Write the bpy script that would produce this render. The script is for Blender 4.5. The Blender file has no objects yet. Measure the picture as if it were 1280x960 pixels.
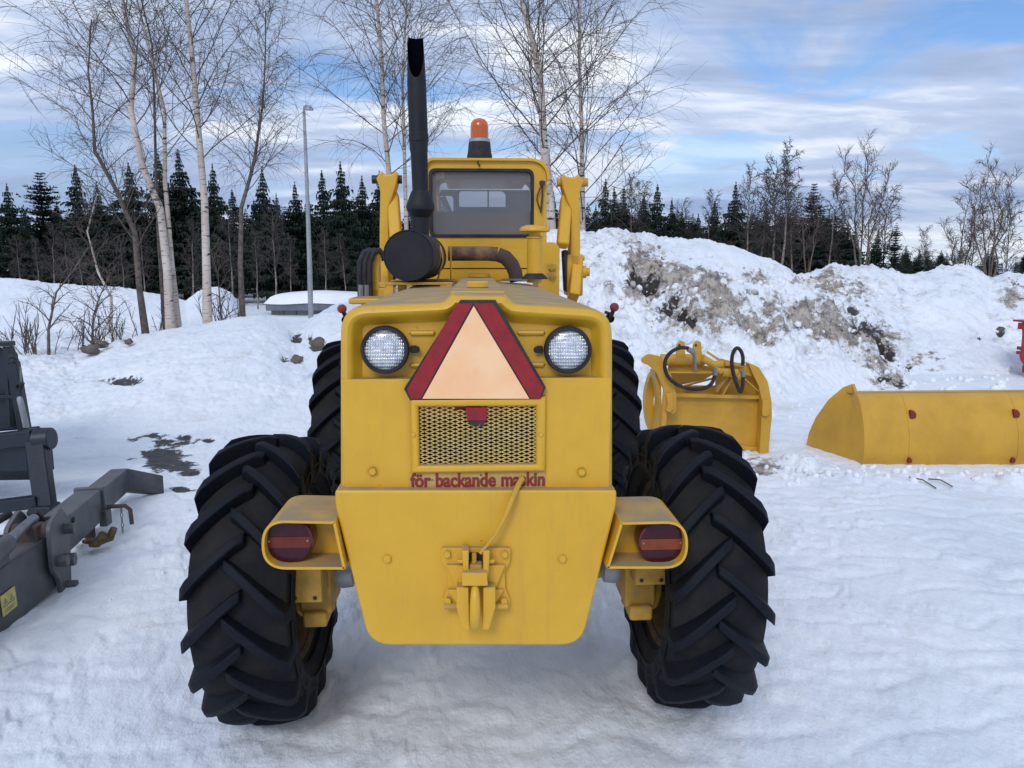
import bpy, bmesh, math, random
import numpy as np
from mathutils import Vector, Matrix, Quaternion
PI = math.pi
R = math.radians
sc = bpy.context.scene

# ------------------------------------------------------------------ camera
F = 950.0; CAMH = 1.8; PITCH = R(9.0); YAW = R(2.6)
cam_d = bpy.data.cameras.new('camera'); cam = bpy.data.objects.new('camera', cam_d)
sc.collection.objects.link(cam); sc.camera = cam
cam_d.sensor_width = 36; cam_d.lens = 36 * F / 1280; cam_d.clip_start = 0.05; cam_d.clip_end = 3000
cam.location = (0, 0, CAMH)
cam.rotation_euler = (PI / 2 - PITCH, 0, -YAW)
CR = cam.rotation_euler.to_matrix()

# ------------------------------------------------------------------ world
SUN_EL, SUN_AZ = R(38), R(200)         # azimuth of the sun measured from +Y clockwise
w = bpy.data.worlds.new('World'); sc.world = w; w.use_nodes = True
nt = w.node_tree; N = nt.nodes; Lk = nt.links; N.clear()
def node(t, **k):
    n = N.new(t)
    for a, b in k.items(): setattr(n, a, b)
    return n
def wmath(op, a, b=None, c=None, clamp=False):
    n = node('ShaderNodeMath', operation=op, use_clamp=clamp)
    for i, q in enumerate((a, b, c)):
        if q is None: continue
        if isinstance(q, (int, float)): n.inputs[i].default_value = q
        else: Lk.new(q, n.inputs[i])
    return n.outputs[0]
sky = node('ShaderNodeTexSky', sky_type='NISHITA', sun_disc=False, sun_elevation=SUN_EL, sun_rotation=SUN_AZ)
sky.air_density = 1.0; sky.dust_density = 0.6; sky.ozone_density = 2.0
tc = node('ShaderNodeTexCoord'); sp = node('ShaderNodeSeparateXYZ'); Lk.new(tc.outputs['Generated'], sp.inputs[0])
zz = wmath('MAXIMUM', sp.outputs[2], 0.0); zd = wmath('ADD', zz, 0.13)
cb = node('ShaderNodeCombineXYZ'); Lk.new(wmath('DIVIDE', sp.outputs[0], zd), cb.inputs[0]); Lk.new(wmath('DIVIDE', sp.outputs[1], zd), cb.inputs[1])
mp = node('ShaderNodeMapping'); Lk.new(cb.outputs[0], mp.inputs[0]); mp.inputs['Location'].default_value = (3.1, 1.7, 0); mp.inputs['Scale'].default_value = (0.8, 1.15, 1)
n1 = node('ShaderNodeTexNoise'); n1.inputs['Scale'].default_value = 1.1; n1.inputs['Detail'].default_value = 9; n1.inputs['Roughness'].default_value = 0.55; n1.inputs['Distortion'].default_value = 0.5; Lk.new(mp.outputs[0], n1.inputs['Vector'])
n2 = node('ShaderNodeTexNoise'); n2.inputs['Scale'].default_value = 1.7; n2.inputs['Detail'].default_value = 8; n2.inputs['Roughness'].default_value = 0.55; n2.inputs['Distortion'].default_value = 0.3
mp2 = node('ShaderNodeMapping'); Lk.new(cb.outputs[0], mp2.inputs[0]); mp2.inputs['Location'].default_value = (9.3, 4.1, 2); mp2.inputs['Scale'].default_value = (0.6, 1.2, 1); Lk.new(mp2.outputs[0], n2.inputs['Vector'])
def ramp(src, stops, nodes=None):
    r = node('ShaderNodeValToRGB')
    el = r.color_ramp.elements
    while len(el) > 1: el.remove(el[-1])
    el[0].position, el[0].color = stops[0][0], stops[0][1]
    for p, c in stops[1:]:
        e = el.new(p); e.color = c
    Lk.new(src, r.inputs[0]); return r.outputs[0]
cover = ramp(n1.outputs[0], [(0.38, (0, 0, 0, 1)), (0.49, (1, 1, 1, 1))])
shade = ramp(n2.outputs[0], [(0.30, (.27, .35, .52, 1)), (0.43, (.36, .45, .64, 1)), (0.52, (.47, .56, .74, 1)), (0.62, (.82, .87, .95, 1))])
low = ramp(sp.outputs[2], [(0.0, (.72, .77, .80, 1)), (0.035, (.62, .68, .76, 1)), (0.06, (.20, .29, .50, 1)), (0.12, (.36, .44, .61, 1)), (0.28, (.40, .48, .68, 1))])
lowf = ramp(sp.outputs[2], [(0.04, (1, 1, 1, 1)), (0.22, (.0, .0, .0, 1))])
def mix(f, a, b, mode='MIX'):
    m = node('ShaderNodeMix', data_type='RGBA', blend_type=mode)
    for s, q in ((m.inputs[0], f), (m.inputs[6], a), (m.inputs[7], b)):
        if isinstance(q, (int, float)): s.default_value = q
        elif isinstance(q, tuple): s.default_value = q
        else: Lk.new(q, s)
    return m.outputs[2]
cl = mix(wmath('MULTIPLY', lowf, 0.7), shade, low)
cl10 = mix(1.0, cl, (10, 10, 10, 1), 'MULTIPLY')
skyc = mix(1.0, sky.outputs[0], (.76, .93, 1.15, 1), 'MULTIPLY')
fin = mix(wmath('MAXIMUM', cover, lowf), skyc, cl10)
bg = node('ShaderNodeBackground'); bg.inputs[1].default_value = 0.1; Lk.new(fin, bg.inputs[0])
wo = node('ShaderNodeOutputWorld'); Lk.new(bg.outputs[0], wo.inputs[0])

sun_d = bpy.data.lights.new('sun', 'SUN'); sun = bpy.data.objects.new('sun', sun_d); sc.collection.objects.link(sun)
sun_d.energy = 1.1; sun_d.angle = R(22); sun_d.color = (1.0, 0.97, 0.93)
sd = Vector((math.sin(SUN_AZ) * math.cos(SUN_EL), math.cos(SUN_AZ) * math.cos(SUN_EL), math.sin(SUN_EL)))
sun.rotation_euler = sd.to_track_quat('Z', 'Y').to_euler(); sun.location = sd * 30
sc.view_settings.view_transform = 'Standard'; sc.view_settings.look = 'None'; sc.view_settings.exposure = 0.3; sc.view_settings.gamma = 1.0
sc.render.engine = 'CYCLES'; sc.render.resolution_x = 1024; sc.render.resolution_y = 768
sc.cycles.max_bounces = 6; sc.cycles.transparent_max_bounces = 12

# ------------------------------------------------------------------ helpers
def pt(px, py, Y):
    d = CR @ Vector(((px - 640) / F, -(py - 480) / F, -1.0))
    return Vector((0, 0, CAMH)) + d * (Y / d.y)
def PX(px, py, Y): return pt(px, py, Y).x
def PZ(px, py, Y): return pt(px, py, Y).z
def U(px, py=400):
    d = CR @ Vector(((px - 640) / F, -(py - 480) / F, -1.0)); return d.x / d.y

MATS = {}
def mat(name, col, rough=0.5, metal=0.0, var=0.12, vscale=6.0, bump=0.0, bscale=60.0, dust=0.0, dustcol=(.36, .29, .18), col2=None, spec=0.5, trans=0.0, alpha=1.0, coat=0.0, dlo=0.5, wear=0.0):
    m = bpy.data.materials.new(name); m.use_nodes = True; t = m.node_tree; nn = t.nodes; lk = t.links
    b = nn['Principled BSDF']
    b.inputs['Roughness'].default_value = rough; b.inputs['Metallic'].default_value = metal
    b.inputs['Specular IOR Level'].default_value = spec; b.inputs['Transmission Weight'].default_value = trans
    b.inputs['Alpha'].default_value = alpha; b.inputs['Coat Weight'].default_value = coat
    tcn = nn.new('ShaderNodeTexCoord')
    no = nn.new('ShaderNodeTexNoise'); no.inputs['Scale'].default_value = vscale; no.inputs['Detail'].default_value = 7; no.inputs['Roughness'].default_value = 0.6
    lk.new(tcn.outputs['Object'], no.inputs['Vector'])
    rp = nn.new('ShaderNodeValToRGB'); e = rp.color_ramp.elements
    c2 = col2 or tuple(c * (1 - 2.2 * var) for c in col)
    e[0].position = 0.36; e[0].color = (*c2, 1); e[1].position = 0.6; e[1].color = (*col, 1)
    lk.new(no.outputs[0], rp.inputs[0]); out = rp.outputs[0]
    if dust > 0:
        g = nn.new('ShaderNodeNewGeometry'); s = nn.new('ShaderNodeSeparateXYZ'); lk.new(g.outputs['Normal'], s.inputs[0])
        mr = nn.new('ShaderNodeMapRange'); mr.inputs[1].default_value = dlo; mr.inputs[2].default_value = 0.98; mr.inputs[4].default_value = dust; lk.new(s.outputs[2], mr.inputs[0])
        n3 = nn.new('ShaderNodeTexNoise'); n3.inputs['Scale'].default_value = 9; n3.inputs['Detail'].default_value = 8; lk.new(tcn.outputs['Object'], n3.inputs['Vector'])
        mr2 = nn.new('ShaderNodeMapRange'); mr2.inputs[1].default_value = 0.3; mr2.inputs[2].default_value = 0.62; mr2.inputs[3].default_value = 0.45; lk.new(n3.outputs[0], mr2.inputs[0])
        mu = nn.new('ShaderNodeMath'); mu.operation = 'MULTIPLY'; lk.new(mr.outputs[0], mu.inputs[0]); lk.new(mr2.outputs[0], mu.inputs[1])
        mx = nn.new('ShaderNodeMix'); mx.data_type = 'RGBA'; lk.new(mu.outputs[0], mx.inputs[0]); lk.new(out, mx.inputs[6]); mx.inputs[7].default_value = (*dustcol, 1); out = mx.outputs[2]
        ra = nn.new('ShaderNodeMapRange'); ra.inputs[3].default_value = rough; ra.inputs[4].default_value = 0.85; lk.new(mu.outputs[0], ra.inputs[0]); lk.new(ra.outputs[0], b.inputs['Roughness'])
    if wear > 0:
        def layer(scale, stretch, lo, hi, amt, colr, src, off):
            mpn = nn.new('ShaderNodeMapping'); mpn.inputs['Scale'].default_value = stretch; mpn.inputs['Location'].default_value = (off, off, off); lk.new(tcn.outputs['Object'], mpn.inputs[0])
            nw = nn.new('ShaderNodeTexNoise'); nw.inputs['Scale'].default_value = scale; nw.inputs['Detail'].default_value = 9; nw.inputs['Roughness'].default_value = .7; lk.new(mpn.outputs[0], nw.inputs['Vector'])
            mw = nn.new('ShaderNodeMapRange'); mw.inputs[1].default_value = lo; mw.inputs[2].default_value = hi; mw.inputs[4].default_value = amt; lk.new(nw.outputs[0], mw.inputs[0])
            xw = nn.new('ShaderNodeMix'); xw.data_type = 'RGBA'; lk.new(mw.outputs[0], xw.inputs[0]); lk.new(src, xw.inputs[6]); xw.inputs[7].default_value = (*colr, 1); return xw.outputs[2]
        out = layer(9, (2.2, 2.2, .28), .54, .74, .38 * wear, (.40, .24, .05), out, 3)      # run-down grime
        out = layer(5, (1, 1, 1), .56, .74, .35 * wear, (.48, .29, .05), out, 9)             # rubbed, faded patches
        out = layer(26, (1, 1, 1), .685, .70, .8 * wear, (.13, .08, .03), out, 17)          # paint chips
        out = layer(60, (.25, 2.5, 2.5), .70, .72, .5 * wear, (.82, .58, .16), out, 5)        # fine scratches
    lk.new(out, b.inputs['Base Color'])
    if bump > 0:
        nb = nn.new('ShaderNodeTexNoise'); nb.inputs['Scale'].default_value = bscale; nb.inputs['Detail'].default_value = 5; lk.new(tcn.outputs['Object'], nb.inputs['Vector'])
        bp = nn.new('ShaderNodeBump'); bp.inputs['Strength'].default_value = bump; bp.inputs['Distance'].default_value = 0.01; lk.new(nb.outputs[0], bp.inputs['Height'])
        nl2 = nn.new('ShaderNodeTexNoise'); nl2.inputs['Scale'].default_value = 5; nl2.inputs['Detail'].default_value = 2; lk.new(tcn.outputs['Object'], nl2.inputs['Vector'])
        bp2 = nn.new('ShaderNodeBump'); bp2.inputs['Strength'].default_value = .35 if wear else 0; bp2.inputs['Distance'].default_value = .02; lk.new(nl2.outputs[0], bp2.inputs['Height']); lk.new(bp.outputs[0], bp2.inputs['Normal']); lk.new(bp2.outputs[0], b.inputs['Normal'])
    MATS[name] = m; return m

YEL = (.67, .375, .022)
M_yel = mat('yellow_paint', YEL, 0.42, var=0.035, vscale=5, bump=0.12, bscale=35, dust=1.0, dustcol=(.30, .235, .15), col2=(.63, .35, .02), dlo=.8, wear=.8)
M_yeld = mat('worn_yellow_paint', (.58, .32, .035), 0.6, var=0.1, vscale=8, bump=0.25, bscale=40, col2=(.34, .2, .04), dust=.5, wear=.7)
M_yeli = mat('implement_yellow_paint', (.58, .32, .028), 0.5, var=0.05, vscale=4, bump=0.2, bscale=25, col2=(.50, .27, .022), dust=.2, wear=1.0)
M_black = mat('black_metal', (.008, .009, .011), 0.5, var=.2, vscale=15, bump=.1, bscale=80, col2=(.03, .028, .028))
M_rubber = mat('black_rubber', (.008, .009, .012), 0.75, var=.25, vscale=14, bump=.3, bscale=90, col2=(.028, .028, .03))
M_tyre = mat('tyre_rubber', (.009, .010, .013), 0.8, var=.3, vscale=7, bump=.35, bscale=55, col2=(.020, .019, .019), spec=.2)
M_lug = mat('tyre_lug_rubber', (.0025, .0045, .010), 0.65, var=.2, vscale=9, bump=.3, bscale=60, col2=(.005, .007, .012), spec=.22)
M_rimd = mat('dark_rim_paint', (.10, .06, .015), 0.8, var=.3, vscale=9, bump=.4, bscale=40, col2=(.025, .02, .015))  # dark brown over the whole rim, far darker than the yellow paint
M_muf = mat('matt_black_exhaust_paint', (.005, .007, .012), 0.6, var=.2, vscale=6, bump=.15, bscale=60, col2=(.012, .013, .016), spec=.35)
M_rust = mat('rusty_exhaust_pipe', (.22, .13, .07), 0.8, var=.3, vscale=9, bump=.5, bscale=60, col2=(.06, .035, .025))
M_red = mat('red_plastic', (.20, .012, .014), 0.35, var=.1, vscale=20)
M_redr = mat('red_reflective_film', (.30, .006, .012), 0.35, var=.12, vscale=25, bump=.1, bscale=300)
M_orr = mat('orange_fluorescent_panel', (.95, .60, .33), 0.42, var=.03, vscale=5, col2=(.93, .50, .24), bump=.05, bscale=60)
M_lens = mat('dark_red_lamp_plastic', (.10, .010, .018), 0.2, var=.1, vscale=30, coat=.2)
M_lensd = mat('dark_purple_lamp_plastic', (.045, .005, .012), 0.2, var=.1, vscale=30, coat=.1, spec=.3)
M_lenso = mat('amber_lamp_band', (.15, .022, .010), 0.25, var=.1, vscale=30, coat=.1, spec=.3)
M_lensb = mat('brown_orange_lamp_band', (.22, .045, .01), 0.25, var=.1, vscale=30, coat=.1, spec=.3)
M_mouth = mat('stack_mouth_black', (.002, .003, .006), 1.0, var=.1, spec=.05)  # near-black with almost no sheen, for the inside of the stack mouth
M_steel = mat('grey_steel', (.28, .28, .29), 0.4, metal=.7, var=.1, vscale=20)
M_amber = mat('amber_beacon_plastic', (.85, .17, .015), 0.15, var=.03, vscale=8, trans=.45, coat=.4)
M_strip = mat('faded_sticker', (.52, .33, .12), 0.6, var=.12, vscale=25, col2=(.44, .27, .08))
M_ltr = mat('dark_red_lettering', (.24, .02, .016), 0.6, var=.2, vscale=60, col2=(.20, .02, .018))
M_cabin = mat('grey_cab_interior', (.20, .21, .23), 0.8, var=.1, vscale=8)
M_gal = mat('galvanised_steel', (.36, .38, .40), 0.45, metal=.5, var=.1, vscale=8)
M_jib = mat('weathered_grey_paint', (.085, .09, .10), 0.5, var=.12, vscale=7, bump=.2, bscale=50, col2=(.055, .06, .07), dust=.35, dustcol=(.2, .19, .18))
M_jibr = mat('rusty_joint_steel', (.075, .04, .032), 0.8, var=.3, vscale=20, bump=.4, bscale=60, col2=(.06, .05, .05))
M_navy = mat('dark_navy_paint', (.008, .015, .028), 0.45, var=.2, vscale=9, bump=.15, bscale=40, col2=(.006, .010, .017))
M_strap = mat('dirty_yellow_webbing', (.14, .10, .025), 0.8, var=.3, vscale=40, col2=(.05, .045, .03))
M_label = mat('pale_yellow_label', (.62, .55, .16), 0.6, var=.08, vscale=30)
M_meshp = mat('pale_mesh_paint', (.66, .48, .16), .6, var=.1, vscale=20)
M_wsign = mat('small_white_plate', (.6, .6, .55), 0.6)
M_wall = mat('grey_green_panel', (.22, .25, .22), 0.7, var=.08, vscale=5)
M_fascia = mat('grey_metal_fascia', (.10, .12, .15), 0.5, var=.15, vscale=3, col2=(.15, .17, .2))
M_redm = mat('red_machine_paint', (.36, .015, .02), 0.4, var=.15, vscale=10)
M_rock = mat('dirty_stone', (.16, .13, .10), 0.9, var=.3, vscale=8, bump=.8, bscale=20, col2=(.08, .07, .06))
M_twig = mat('dark_twig_bark', (.13, .10, .09), 0.9, var=.2, vscale=3)
M_twig2 = mat('brown_twig_bark', (.15, .11, .095), 0.9, var=.2, vscale=3)
M_twig3 = mat('dim_twig_bark', (.075, .06, .055), 0.9, var=.2, vscale=3)
M_birch2 = mat('dim_birch_bark', (.30, .26, .23), .9, var=.2, vscale=5, col2=(.12, .10, .09))
M_limb = mat('grey_brown_bark', (.16, .125, .10), 0.9, var=.25, vscale=14, bump=.5, bscale=40, col2=(.07, .055, .05))
M_sbark = mat('spruce_bark', (.085, .06, .045), 0.95, var=.3, vscale=10)
M_pbark = mat('pine_bark', (.20, .11, .07), 0.95, var=.3, vscale=6)
M_spr = mat('spruce_needles', (.024, .038, .026), 0.8, var=.35, vscale=1.6, col2=(.012, .022, .016), spec=.2)
M_pine = mat('pine_needles', (.032, .046, .034), 0.8, var=.35, vscale=1.6, col2=(.02, .03, .026), spec=.2)

def birch_mat():
    m = bpy.data.materials.new('birch_bark'); m.use_nodes = True; t = m.node_tree; nn = t.nodes; lk = t.links; b = nn['Principled BSDF']; b.inputs['Roughness'].default_value = .8
    tcn = nn.new('ShaderNodeTexCoord')
    def nz(scale, sx, sy, sz, det=5):
        mpn = nn.new('ShaderNodeMapping'); mpn.inputs['Scale'].default_value = (sx, sy, sz); lk.new(tcn.outputs['Object'], mpn.inputs[0])
        n = nn.new('ShaderNodeTexNoise'); n.inputs['Scale'].default_value = scale; n.inputs['Detail'].default_value = det; lk.new(mpn.outputs[0], n.inputs['Vector']); return n.outputs[0]
    def rmp(s, p0, p1):
        r = nn.new('ShaderNodeMapRange'); r.inputs[1].default_value = p0; r.inputs[2].default_value = p1; lk.new(s, r.inputs[0]); return r.outputs[0]
    def mx(f, a, c):
        x = nn.new('ShaderNodeMix'); x.data_type = 'RGBA'
        for s, q in ((x.inputs[0], f), (x.inputs[6], a), (x.inputs[7], c)):
            if isinstance(q, tuple): s.default_value = q
            else: lk.new(q, s)
        return x.outputs[2]
    c = mx(rmp(nz(2.0, 1, 1, .6), .35, .65), (.62, .56, .50, 1), (.42, .33, .27, 1))
    c = mx(rmp(nz(5.0, .8, .8, 3.2, 4), .60, .66), c, (.04, .032, .03, 1))
    c = mx(rmp(nz(14.0, .5, .5, 4.0, 3), .60, .68), c, (.09, .07, .06, 1))
    lk.new(c, b.inputs['Base Color']); return m
M_birch = birch_mat()

def lens_mat():
    m = bpy.data.materials.new('ribbed_headlight_glass'); m.use_nodes = True; t = m.node_tree; nn = t.nodes; lk = t.links; b = nn['Principled BSDF']
    tcn = nn.new('ShaderNodeTexCoord')
    ws = []
    for d, s in (('X', 60), ('Z', 28)):
        wv = nn.new('ShaderNodeTexWave'); wv.bands_direction = d; wv.inputs['Scale'].default_value = s; wv.inputs['Distortion'].default_value = .6; lk.new(tcn.outputs['Object'], wv.inputs[0]); ws.append(wv.outputs[1])
    mu = nn.new('ShaderNodeMath'); mu.operation = 'MULTIPLY'; lk.new(ws[0], mu.inputs[0]); lk.new(ws[1], mu.inputs[1])
    no = nn.new('ShaderNodeTexNoise'); no.inputs['Scale'].default_value = 45; no.inputs['Detail'].default_value = 3; lk.new(tcn.outputs['Object'], no.inputs[0])
    ad = nn.new('ShaderNodeMath'); ad.operation = 'ADD'; lk.new(mu.outputs[0], ad.inputs[0]); lk.new(no.outputs[0], ad.inputs[1])
    r = nn.new('ShaderNodeValToRGB'); r.color_ramp.elements[0].position = .30; r.color_ramp.elements[0].color = (.30, .32, .35, 1); r.color_ramp.elements[1].position = 1.1 / 1.2; r.color_ramp.elements[1].color = (.95, .97, 1, 1)
    lk.new(ad.outputs[0], r.inputs[0]); lk.new(r.outputs[0], b.inputs['Base Color'])
    b.inputs['Metallic'].default_value = .55; b.inputs['Roughness'].default_value = .16; b.inputs['Coat Weight'].default_value = .6
    bp = nn.new('ShaderNodeBump'); bp.inputs['Strength'].default_value = .7; bp.inputs['Distance'].default_value = .004; lk.new(ad.outputs[0], bp.inputs['Height']); lk.new(bp.outputs[0], b.inputs['Normal'])
    return m
M_head = lens_mat()

M_glass = bpy.data.materials.new('dusty_window_glass'); M_glass.use_nodes = True
b_ = M_glass.node_tree.nodes['Principled BSDF']; b_.inputs['Base Color'].default_value = (.22, .23, .25, 1); b_.inputs['Roughness'].default_value = .08; b_.inputs['Alpha'].default_value = .42

class MB:
    def __init__(s): s.v = []; s.f = []; s.m = []
    def add(s, vs, fs, m=0):
        o = len(s.v); s.v += [tuple(v) for v in vs]; s.f += [tuple(i + o for i in f) for f in fs]; s.m += [m] * len(fs); return s
    def box(s, c, size, rot=None, m=0):
        c = Vector(c); h = [x / 2 for x in size]; vs = []
        for x in (-1, 1):
            for y in (-1, 1):
                for z in (-1, 1):
                    v = Vector((x * h[0], y * h[1], z * h[2])); vs.append(c + (rot @ v if rot else v))
        return s.add(vs, [(0, 1, 3, 2), (4, 6, 7, 5), (0, 4, 5, 1), (2, 3, 7, 6), (0, 2, 6, 4), (1, 5, 7, 3)], m)
    def bar(s, a, b, wd, ht, m=0, up=(0, 0, 1)):
        a = Vector(a); b = Vector(b); d = (b - a); L = d.length; d.normalize(); up = Vector(up)
        x = d.cross(up).normalized(); z = x.cross(d)
        return s.box((a + b) / 2, (wd, L, ht), Matrix((x, d, z)).transposed(), m)
    def tube(s, pts, rs, n=12, m=0, cap=True):
        pts = [Vector(p) for p in pts]
        if isinstance(rs, (int, float)): rs = [rs] * len(pts)
        vs = []; fs = []; u = None
        for i, p in enumerate(pts):
            t = (pts[min(i + 1, len(pts) - 1)] - pts[max(i - 1, 0)])
            if t.length < 1e-9: t = Vector((0, 0, 1))
            t.normalize()
            if u is None:
                u = t.orthogonal().normalized()
            else:
                u = (u - t * u.dot(t))
                if u.length < 1e-6: u = t.orthogonal()
                u.normalize()
            q = t.cross(u)
            for k in range(n):
                a = 2 * PI * k / n; vs.append(p + (u * math.cos(a) + q * math.sin(a)) * rs[i])
        for i in range(len(pts) - 1):
            for k in range(n):
                k2 = (k + 1) % n; fs.append((i * n + k, i * n + k2, (i + 1) * n + k2, (i + 1) * n + k))
        if cap:
            fs.append(tuple(range(n - 1, -1, -1))); o = (len(pts) - 1) * n; fs.append(tuple(range(o, o + n)))
        return s.add(vs, fs, m)
    def lathe(s, prof, o, axis, n=32, m=0, mats=None, closed=False):
        o = Vector(o); ax = Vector(axis).normalized(); u = ax.orthogonal().normalized(); q = ax.cross(u); vs = []; 
        for r, t in prof:
            for k in range(n):
                a = 2 * PI * k / n; vs.append(o + ax * t + (u * math.cos(a) + q * math.sin(a)) * max(r, 1e-4))
        base = len(s.v); s.v += [tuple(v) for v in vs]
        for i in range(len(prof) - (0 if closed else 1)):
            j = (i + 1) % len(prof)
            for k in range(n):
                k2 = (k + 1) % n
                s.f.append((base + i * n + k, base + i * n + k2, base + j * n + k2, base + j * n + k)); s.m.append(mats[i] if mats else m)
        return s
    def prism(s, poly, y0, y1, m=0, fr=None):
        # poly: list of (a,b) in the frame's u,v; fr = (origin,u,v,w) default u=X v=Z w=Y
        if fr is None: fr = (Vector((0, 0, 0)), Vector((1, 0, 0)), Vector((0, 0, 1)), Vector((0, 1, 0)))
        o, u, v, ww = fr; n = len(poly)
        vs = [o + u * a + v * b + ww * y0 for a, b in poly] + [o + u * a + v * b + ww * y1 for a, b in poly]
        fs = [tuple(range(n)), tuple(range(2 * n - 1, n - 1, -1))] + [(i, (i + 1) % n, n + (i + 1) % n, n + i) for i in range(n)]
        return s.add(vs, fs, m)
    def ring(s, outer, inner, y0, y1, m=0, fr=None):
        if fr is None: fr = (Vector((0, 0, 0)), Vector((1, 0, 0)), Vector((0, 0, 1)), Vector((0, 1, 0)))
        o, u, v, ww = fr; n = len(outer); vs = []
        for lp, y in ((outer, y0), (inner, y0), (outer, y1), (inner, y1)):
            vs += [o + u * a + v * b + ww * y for a, b in lp]
        fs = []
        for i in range(n):
            j = (i + 1) % n
            fs += [(i, j, n + j, n + i), (2 * n + i, 3 * n + i, 3 * n + j, 2 * n + j), (i, 2 * n + i, 2 * n + j, j), (n + i, n + j, 3 * n + j, 3 * n + i)]
        return s.add(vs, fs, m)

def rp(pts, rad, seg=6):
    """round the corners of a polygon"""
    out = []; n = len(pts)
    for i in range(n):
        p0, p1, p2 = Vector(pts[i - 1]), Vector(pts[i]), Vector(pts[(i + 1) % n])
        r = rad[i] if isinstance(rad, (list, tuple)) else rad
        if r <= 0: out += [tuple(p1)] ; continue
        a = (p0 - p1).normalized(); b = (p2 - p1).normalized(); r = min(r, (p0 - p1).length * .49, (p2 - p1).length * .49)
        A = p1 + a * r; B = p1 + b * r
        for k in range(seg + 1):
            t = k / seg; out.append(tuple(A * (1 - t) ** 2 + p1 * 2 * t * (1 - t) + B * t * t))
    return out
def circ(cx, cz, r, n=24, a0=0, a1=2 * PI):
    full = abs(a1 - a0 - 2 * PI) < 1e-6
    return [(cx + r * math.cos(a0 + (a1 - a0) * k / (n if full else n - 1)), cz + r * math.sin(a0 + (a1 - a0) * k / (n if full else n - 1))) for k in range(n)]

COL = sc.collection
def lerp(a, b, t): return a + (b - a) * t
def worg(p):
    o = Vector((0, 0, 0))
    while p is not None: o += p.location; p = p.parent
    return o
def obj(name, mb, mats, parent=None, bevel=0.0, seg=2, smooth=35, recalc=True, org=None, label=None):
    """builder coordinates are world coordinates; parts sit at their thing's origin"""
    if not isinstance(mats, (list, tuple)): mats = [mats]
    me = bpy.data.meshes.new(name)
    off = worg(parent) if parent is not None else (Vector(org) if org is not None else Vector((0, 0, 0)))
    me.from_pydata([(v[0] - off.x, v[1] - off.y, v[2] - off.z) for v in mb.v], [], mb.f)
    for m_ in mats: me.materials.append(m_)
    if len(mats) > 1: me.polygons.foreach_set('material_index', mb.m)
    if recalc:
        bm = bmesh.new(); bm.from_mesh(me); bmesh.ops.recalc_face_normals(bm, faces=bm.faces); bm.to_mesh(me); bm.free()
    me.polygons.foreach_set('use_smooth', [True] * len(me.polygons))
    if not bevel and smooth: me.set_sharp_from_angle(angle=R(smooth))
    me.update()
    o = bpy.data.objects.new(name, me); COL.objects.link(o)
    if parent is not None: o.parent = parent
    else: o.location = off
    if bevel:
        b = o.modifiers.new('bevel', 'BEVEL'); b.width = bevel; b.segments = seg; b.limit_method = 'ANGLE'; b.angle_limit = R(32); b.harden_normals = True
    if label: o['label'] = label
    return o
def split(name, mb, mats, parent, **kw):
    n = len(mb.v); par = list(range(n))
    def fd(a):
        while par[a] != a: par[a] = par[par[a]]; a = par[a]
        return a
    for f in mb.f:
        for q in f[1:]: par[fd(f[0])] = fd(q)
    groups = {}
    for f, m_ in zip(mb.f, mb.m): groups.setdefault(fd(f[0]), []).append((f, m_))
    res = []
    for g in groups.values():
        used = sorted({i for f, _ in g for i in f}); ix = {a: b for b, a in enumerate(used)}; t = MB(); t.add([mb.v[i] for i in used], [tuple(ix[i] for i in f) for f, _ in g]); t.m = [m_ for _, m_ in g]
        res.append(obj(name, t, mats, parent, **kw))
    return res
def thing(name, label, cat, loc=(0, 0, 0), group=None):
    o = bpy.data.objects.new(name, None); COL.objects.link(o); o.location = loc; o['label'] = label; o['category'] = cat
    o.empty_display_size = .2
    if group: o['group'] = group
    return o
def tag(o, label, cat, group=None, kind=None):
    if label: o['label'] = label
    if cat: o['category'] = cat
    if group: o['group'] = group
    if kind: o['kind'] = kind
    return o
def sub(name, parent):
    o = bpy.data.objects.new(name, None); COL.objects.link(o); o.parent = parent; return o

# ------------------------------------------------------------------ numpy noise
rs = np.random.RandomState(11)
PERM = rs.permutation(4096).astype(np.int64); GA = rs.rand(4096) * 2 * np.pi; GX, GY = np.cos(GA), np.sin(GA)
def pn(x, y):
    xi = np.floor(x).astype(np.int64); yi = np.floor(y).astype(np.int64); xf = x - xi; yf = y - yi
    def g(i, j, dx, dy):
        h = PERM[(PERM[i & 4095] + j) & 4095]; return GX[h] * dx + GY[h] * dy
    u = xf * xf * xf * (xf * (xf * 6 - 15) + 10); v = yf * yf * yf * (yf * (yf * 6 - 15) + 10)
    a = g(xi, yi, xf, yf); b = g(xi + 1, yi, xf - 1, yf); c = g(xi, yi + 1, xf, yf - 1); d = g(xi + 1, yi + 1, xf - 1, yf - 1)
    return (a * (1 - u) + b * u) * (1 - v) + (c * (1 - u) + d * u) * v
def fbm(x, y, o=4, g=.5):
    s = 0; a = 1
    for i in range(o): s = s + a * pn(x + 17.3 * i, y - 9.1 * i); x = x * 2.03; y = y * 2.03; a *= g
    return s
def billow(x, y, o=3):
    s = 0; a = 1
    for i in range(o): s = s + a * (1 - 2.2 * np.abs(pn(x + 31.7 * i, y + 5.3 * i))); x = x * 2.1; y = y * 2.1; a *= .5
    return s
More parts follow.
